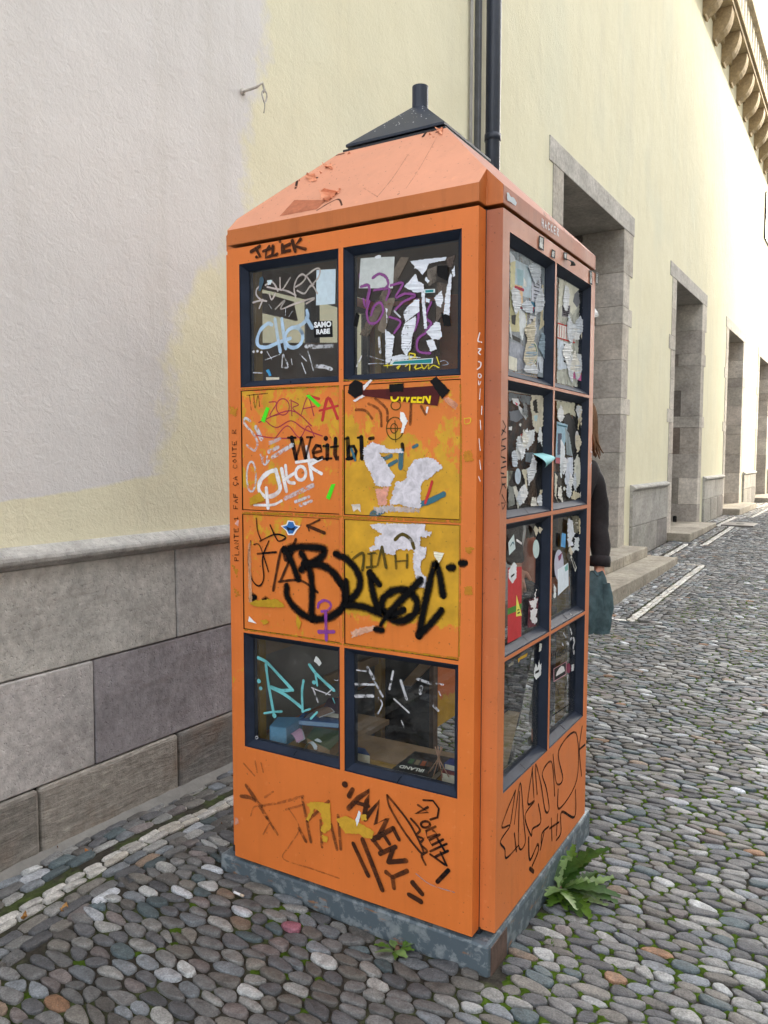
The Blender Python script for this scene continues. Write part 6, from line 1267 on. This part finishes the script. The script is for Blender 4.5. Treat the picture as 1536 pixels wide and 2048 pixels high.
# collar and button flap of the jacket
MB().tube([pw(.10, .03, 1.475), pw(.125, -.02, 1.485), (pw(.06, -.075, 1.50))], [.012, .020, .016], 8).build('jacket_collar', M_denim, person, True)
MB().tube([pw(.206, .046, 1.000), pw(.2045, .052, .975), pw(.203, .056, .952)], [.050, .0515, .050], 16).build('jacket_cuff', M_denim, person, True)
MB().tube([pw(.203, .078, 1.005), pw(.215, .0785, .965)], .004, 8).build('cuff_button', M_metal, person, True)
# sweater hanging from the hand
M_knit = simple('teal_knit', (80, 100, 106), .95, .3, 26, .9, 300, 0, .004, .1)
sw = empty('sweater', pw(.17, .10, .0), True); tag(sw, 'blue green knitted sweater held in the hand of the person behind the booth', 'sweater')
V = []; F = []; NT = 26
prof = [(.93, .030, .018, .175), (.90, .048, .030, .170), (.86, .060, .042, .155), (.82, .074, .052, .150), (.76, .086, .060, .146), (.71, .092, .062, .142), (.675, .090, .058, .140), (.655, .084, .050, .138)]
for i, (z, a, b, cr) in enumerate(prof):
    for j in range(NT):
        th = 2*math.pi*j/NT; k = 1+.24*math.sin(th*4+z*9)+.12*math.sin(th*7-z*23); V.append(pw(cr+a*k*math.cos(th), .11+b*k*math.sin(th), z+.012*math.sin(th*3)))
for i in range(len(prof)-1):
    for j in range(NT): F.append((i*NT+j, i*NT+(j+1) % NT, (i+1)*NT+(j+1) % NT, (i+1)*NT+j))
F.append(tuple(range(NT))); F.append(tuple((len(prof)-1)*NT+j for j in reversed(range(NT))))
o = mesh_obj('drape', V, F, M_knit, sw, True); md = o.modifiers.new('sub', 'SUBSURF'); md.levels = md.render_levels = 2
V = []; F = []; NT = 30
for i, (z, a, b, cr) in enumerate(((.88, .022, .018, .215), (.82, .032, .024, .218), (.76, .038, .028, .216), (.715, .034, .026, .210), (.710, .038, .030, .208), (.665, .039, .030, .202), (.640, .037, .028, .199))):
    for j in range(NT):
        th = 2*math.pi*j/NT; k = 1+(.07*(j % 2) if i >= 4 else .10*math.sin(th*3+z*11)); V.append(pw(cr+a*k*math.cos(th), .12+b*k*math.sin(th), z))
for i in range(6):
    for j in range(NT): F.append((i*NT+j, i*NT+(j+1) % NT, (i+1)*NT+(j+1) % NT, (i+1)*NT+j))
F.append(tuple(6*NT+j for j in reversed(range(NT))))
mesh_obj('sleeve', V, F, M_knit, sw, True)

# ================================================================== weeds, dry leaves and litter
def leaf_mat(name, rgb):
    M, t, b, o = new_mat(name); c = coord(t); base = lin(rgb)
    n = noise_n(t, c, 45.0, 5); t.links.new(ramp(t, n, [(.3, tuple(x*.65 for x in base)), (.7, tuple(x*1.35 for x in base))]), b.inputs['Base Color'])
    b.inputs['Roughness'].default_value = .45; b.inputs['Specular IOR Level'].default_value = .4
    bump(t, b, noise_n(t, c, 120.0, 3), .3, .003)
    tl_ = nd(t, 'ShaderNodeBsdfTranslucent'); tl_.inputs[0].default_value = (*[x*1.2 for x in base], 1); ms = nd(t, 'ShaderNodeMixShader'); ms.inputs[0].default_value = .22
    t.links.new(b.outputs[0], ms.inputs[1]); t.links.new(tl_.outputs[0], ms.inputs[2]); t.links.new(ms.outputs[0], o.inputs[0]); return M
ML = [leaf_mat('leaf_green', (84, 116, 40)), leaf_mat('leaf_pale_green', (112, 138, 78)), leaf_mat('leaf_dark_green', (54, 84, 32))]
def leaf(parent, base, az, L, W, rise, droop, mat, lobes=6, stalk=.25, rr=None):
    rr = rr or random; d = Vector((math.cos(az), math.sin(az), 0)); sdv = Vector((-d.y, d.x, 0)); N = max(14, 6*lobes); V = []; F = []; tw = rr.uniform(-.5, .5); bend = rr.uniform(-.25, .25)
    for i in range(N+1):
        t_ = i/N; p = base+d*(L*t_*math.cos(rise*(1-t_)))+Vector((0, 0, L*(math.sin(rise)*t_*1.25-droop*t_*t_)))+sdv*(bend*L*t_*t_); p.z = max(p.z, gz(p.y)+mound(p.x, p.y)-.004+.014*t_)
        if t_ < stalk: wd = .10
        else: u = (t_-stalk)/(1-stalk); wd = (max(0.0, math.sin(min(1, u*1.12+.05)*math.pi*.93))**.7)*(1.0 if lobes == 0 else (.34+.66*((u*lobes*1.3+.3) % 1.0)**.8))
        wd = max(.04, wd)*W*.5; up = Vector((0, 0, 1)); roll = tw*t_
        s_ = (sdv*math.cos(roll)+up*math.sin(roll))
        V += [p+s_*wd+up*wd*.25, p, p-s_*wd+up*wd*.25]
    for i in range(N): F += [(3*i, 3*i+1, 3*i+4, 3*i+3), (3*i+1, 3*i+2, 3*i+5, 3*i+4)]
    return mesh_obj('leaf', V, F, mat, parent, True)
def weed(name, label, at, spec, seed):
    e = empty(name, at, True); tag(e, label, 'plant'); r = random.Random(seed)
    for (az, L, W, rise, droop, mi, lob) in spec: leaf(e, Vector(at)+Vector((r.uniform(-.012, .012), r.uniform(-.012, .012), 0)), R_(az), L, W, rise, droop, ML[mi], lob, .2, r)
    mb = MB(); mb.tube([Vector(at)+Vector((0, 0, -.02)), Vector(at)+Vector((0, 0, .012))], [.012, .006], 7); mb.build('crown', simple('weed_crown', (96, 70, 54), .8), e, True)
p = onz(1092, 1768, 0); at = (max(p.x, .022), p.y, -.006)
rd = random.Random(17); spec = []
for k in range(32):
    az = rd.uniform(-115, 75) if k < 22 else rd.uniform(40, 125); up_ = k >= 22
    spec.append((az, rd.uniform(.09, .21)*(1.0 if abs(az) < 60 else .75), rd.uniform(.055, .09), rd.uniform(.9, 1.25) if up_ else rd.uniform(.15, .6), rd.uniform(.1, .4) if up_ else rd.uniform(.3, .65), rd.choice((0, 0, 2, 2, 1)), rd.choice((4, 5, 6))))
weed('dandelion', 'large leafy dandelion growing at the foot of the booth side', at, spec, 3)
p = onz(795, 1912, 0)
weed('seedling', 'small round leaved weed between cobbles at the booth front', (p.x, p.y, mound(p.x, p.y)+.004), [(k*47, .046+.012*(k % 3), .025, .35, .3, k % 2, 0 if k % 2 else 2) for k in range(8)], 5)
for (u, v, lab, sd_, n_, h_) in ((1168, 1640, 'tiny grass tuft at the far corner of the booth base', 1, 9, .035), (1341, 1080, 'little green tuft at the wall foot before the second step', 2, 12, .08), (1505, 1003, 'green tuft at the wall foot near the third doorway', 3, 16, .12), (1100, 1890, 'sparse moss green tuft beside the near booth corner', 4, 8, .03)):
    z = 0.0
    for _ in range(8): p = onz(u, v, z); z = gz(p.y)
    e = empty('grass_tuft', (p.x, p.y, z-.01), True); tag(e, lab, 'grass tuft'); r = random.Random(sd_)
    mb = MB()
    for k in range(n_):
        a = r.random()*6.28; L = h_*r.uniform(.6, 1.2); b0 = Vector((p.x, p.y, z-.01))+Vector((math.cos(a), math.sin(a), 0))*r.random()*h_*.4; mid = b0+Vector((math.cos(a)*L*.25, math.sin(a)*L*.25, L*.7)); tp = b0+Vector((math.cos(a)*L*.7, math.sin(a)*L*.7, L)); s_ = Vector((-math.sin(a), math.cos(a), 0))*h_*.05
        mb.quad(b0+s_, b0-s_, mid-s_*.8, mid+s_*.8); mb.quad(mid+s_*.8, mid-s_*.8, tp)
    mb.build('blades', ML[0], e)
for k, (u, v, L, rgb, lab) in enumerate(((178, 1712, .035, (170, 112, 62), 'orange brown dry leaf by the wall foot beside the pale setts'), (128, 1826, .038, (176, 132, 78), 'tan dry leaf on the dark setts below the pale row'), (452, 1656, .04, (140, 84, 40), 'brown dry leaf beside the left edge of the booth'), (48, 1842, .03, (150, 108, 56), 'small ochre dry leaf on the pale setts at lower left'), (108, 1706, .03, (120, 84, 60), 'dark brown dry leaf in the cobbles close to the plinth'))):
    p = onz(u, v, .004); e = empty('dry_leaf', p, True); tag(e, lab, 'dry leaf', 'dry leaves on the paving'); a = k*1.7+.3
    d = Vector((math.cos(a), math.sin(a), 0)); s_ = Vector((-d.y, d.x, 0)); V = []; F = []
    for i in range(9):
        t_ = i/8; wd = L*.32*math.sin(t_*math.pi)**.8*(1+.25*math.sin(i*2.2)); q = p+d*L*(t_-.5)+Vector((0, 0, .006+.012*(t_-.5)**2*4)); V += [q+s_*wd+Vector((0, 0, .010)), q, q-s_*wd+Vector((0, 0, .006))]
    for i in range(8): F += [(3*i, 3*i+1, 3*i+4, 3*i+3), (3*i+1, 3*i+2, 3*i+5, 3*i+4)]
    mesh_obj('blade', V, F, simple('dry_leaf', rgb, .8, .25, 60), e, True)
p = onz(477, 1788, .012); e = empty('cigarette_stub', p, True); tag(e, 'white cigarette stub lying on the cobbles before the booth', 'stub')
z_ = .006+mound(p.x, p.y); a = onz(468, 1784, z_); b = onz(487, 1792, z_); MB().tube([a, a.lerp(b, .7)], .004, 10).build('paper_tube', flat((226, 228, 232)), e, True); MB().tube([a.lerp(b, .7), b], .004, 10).build('filter', flat((206, 190, 170)), e, True)
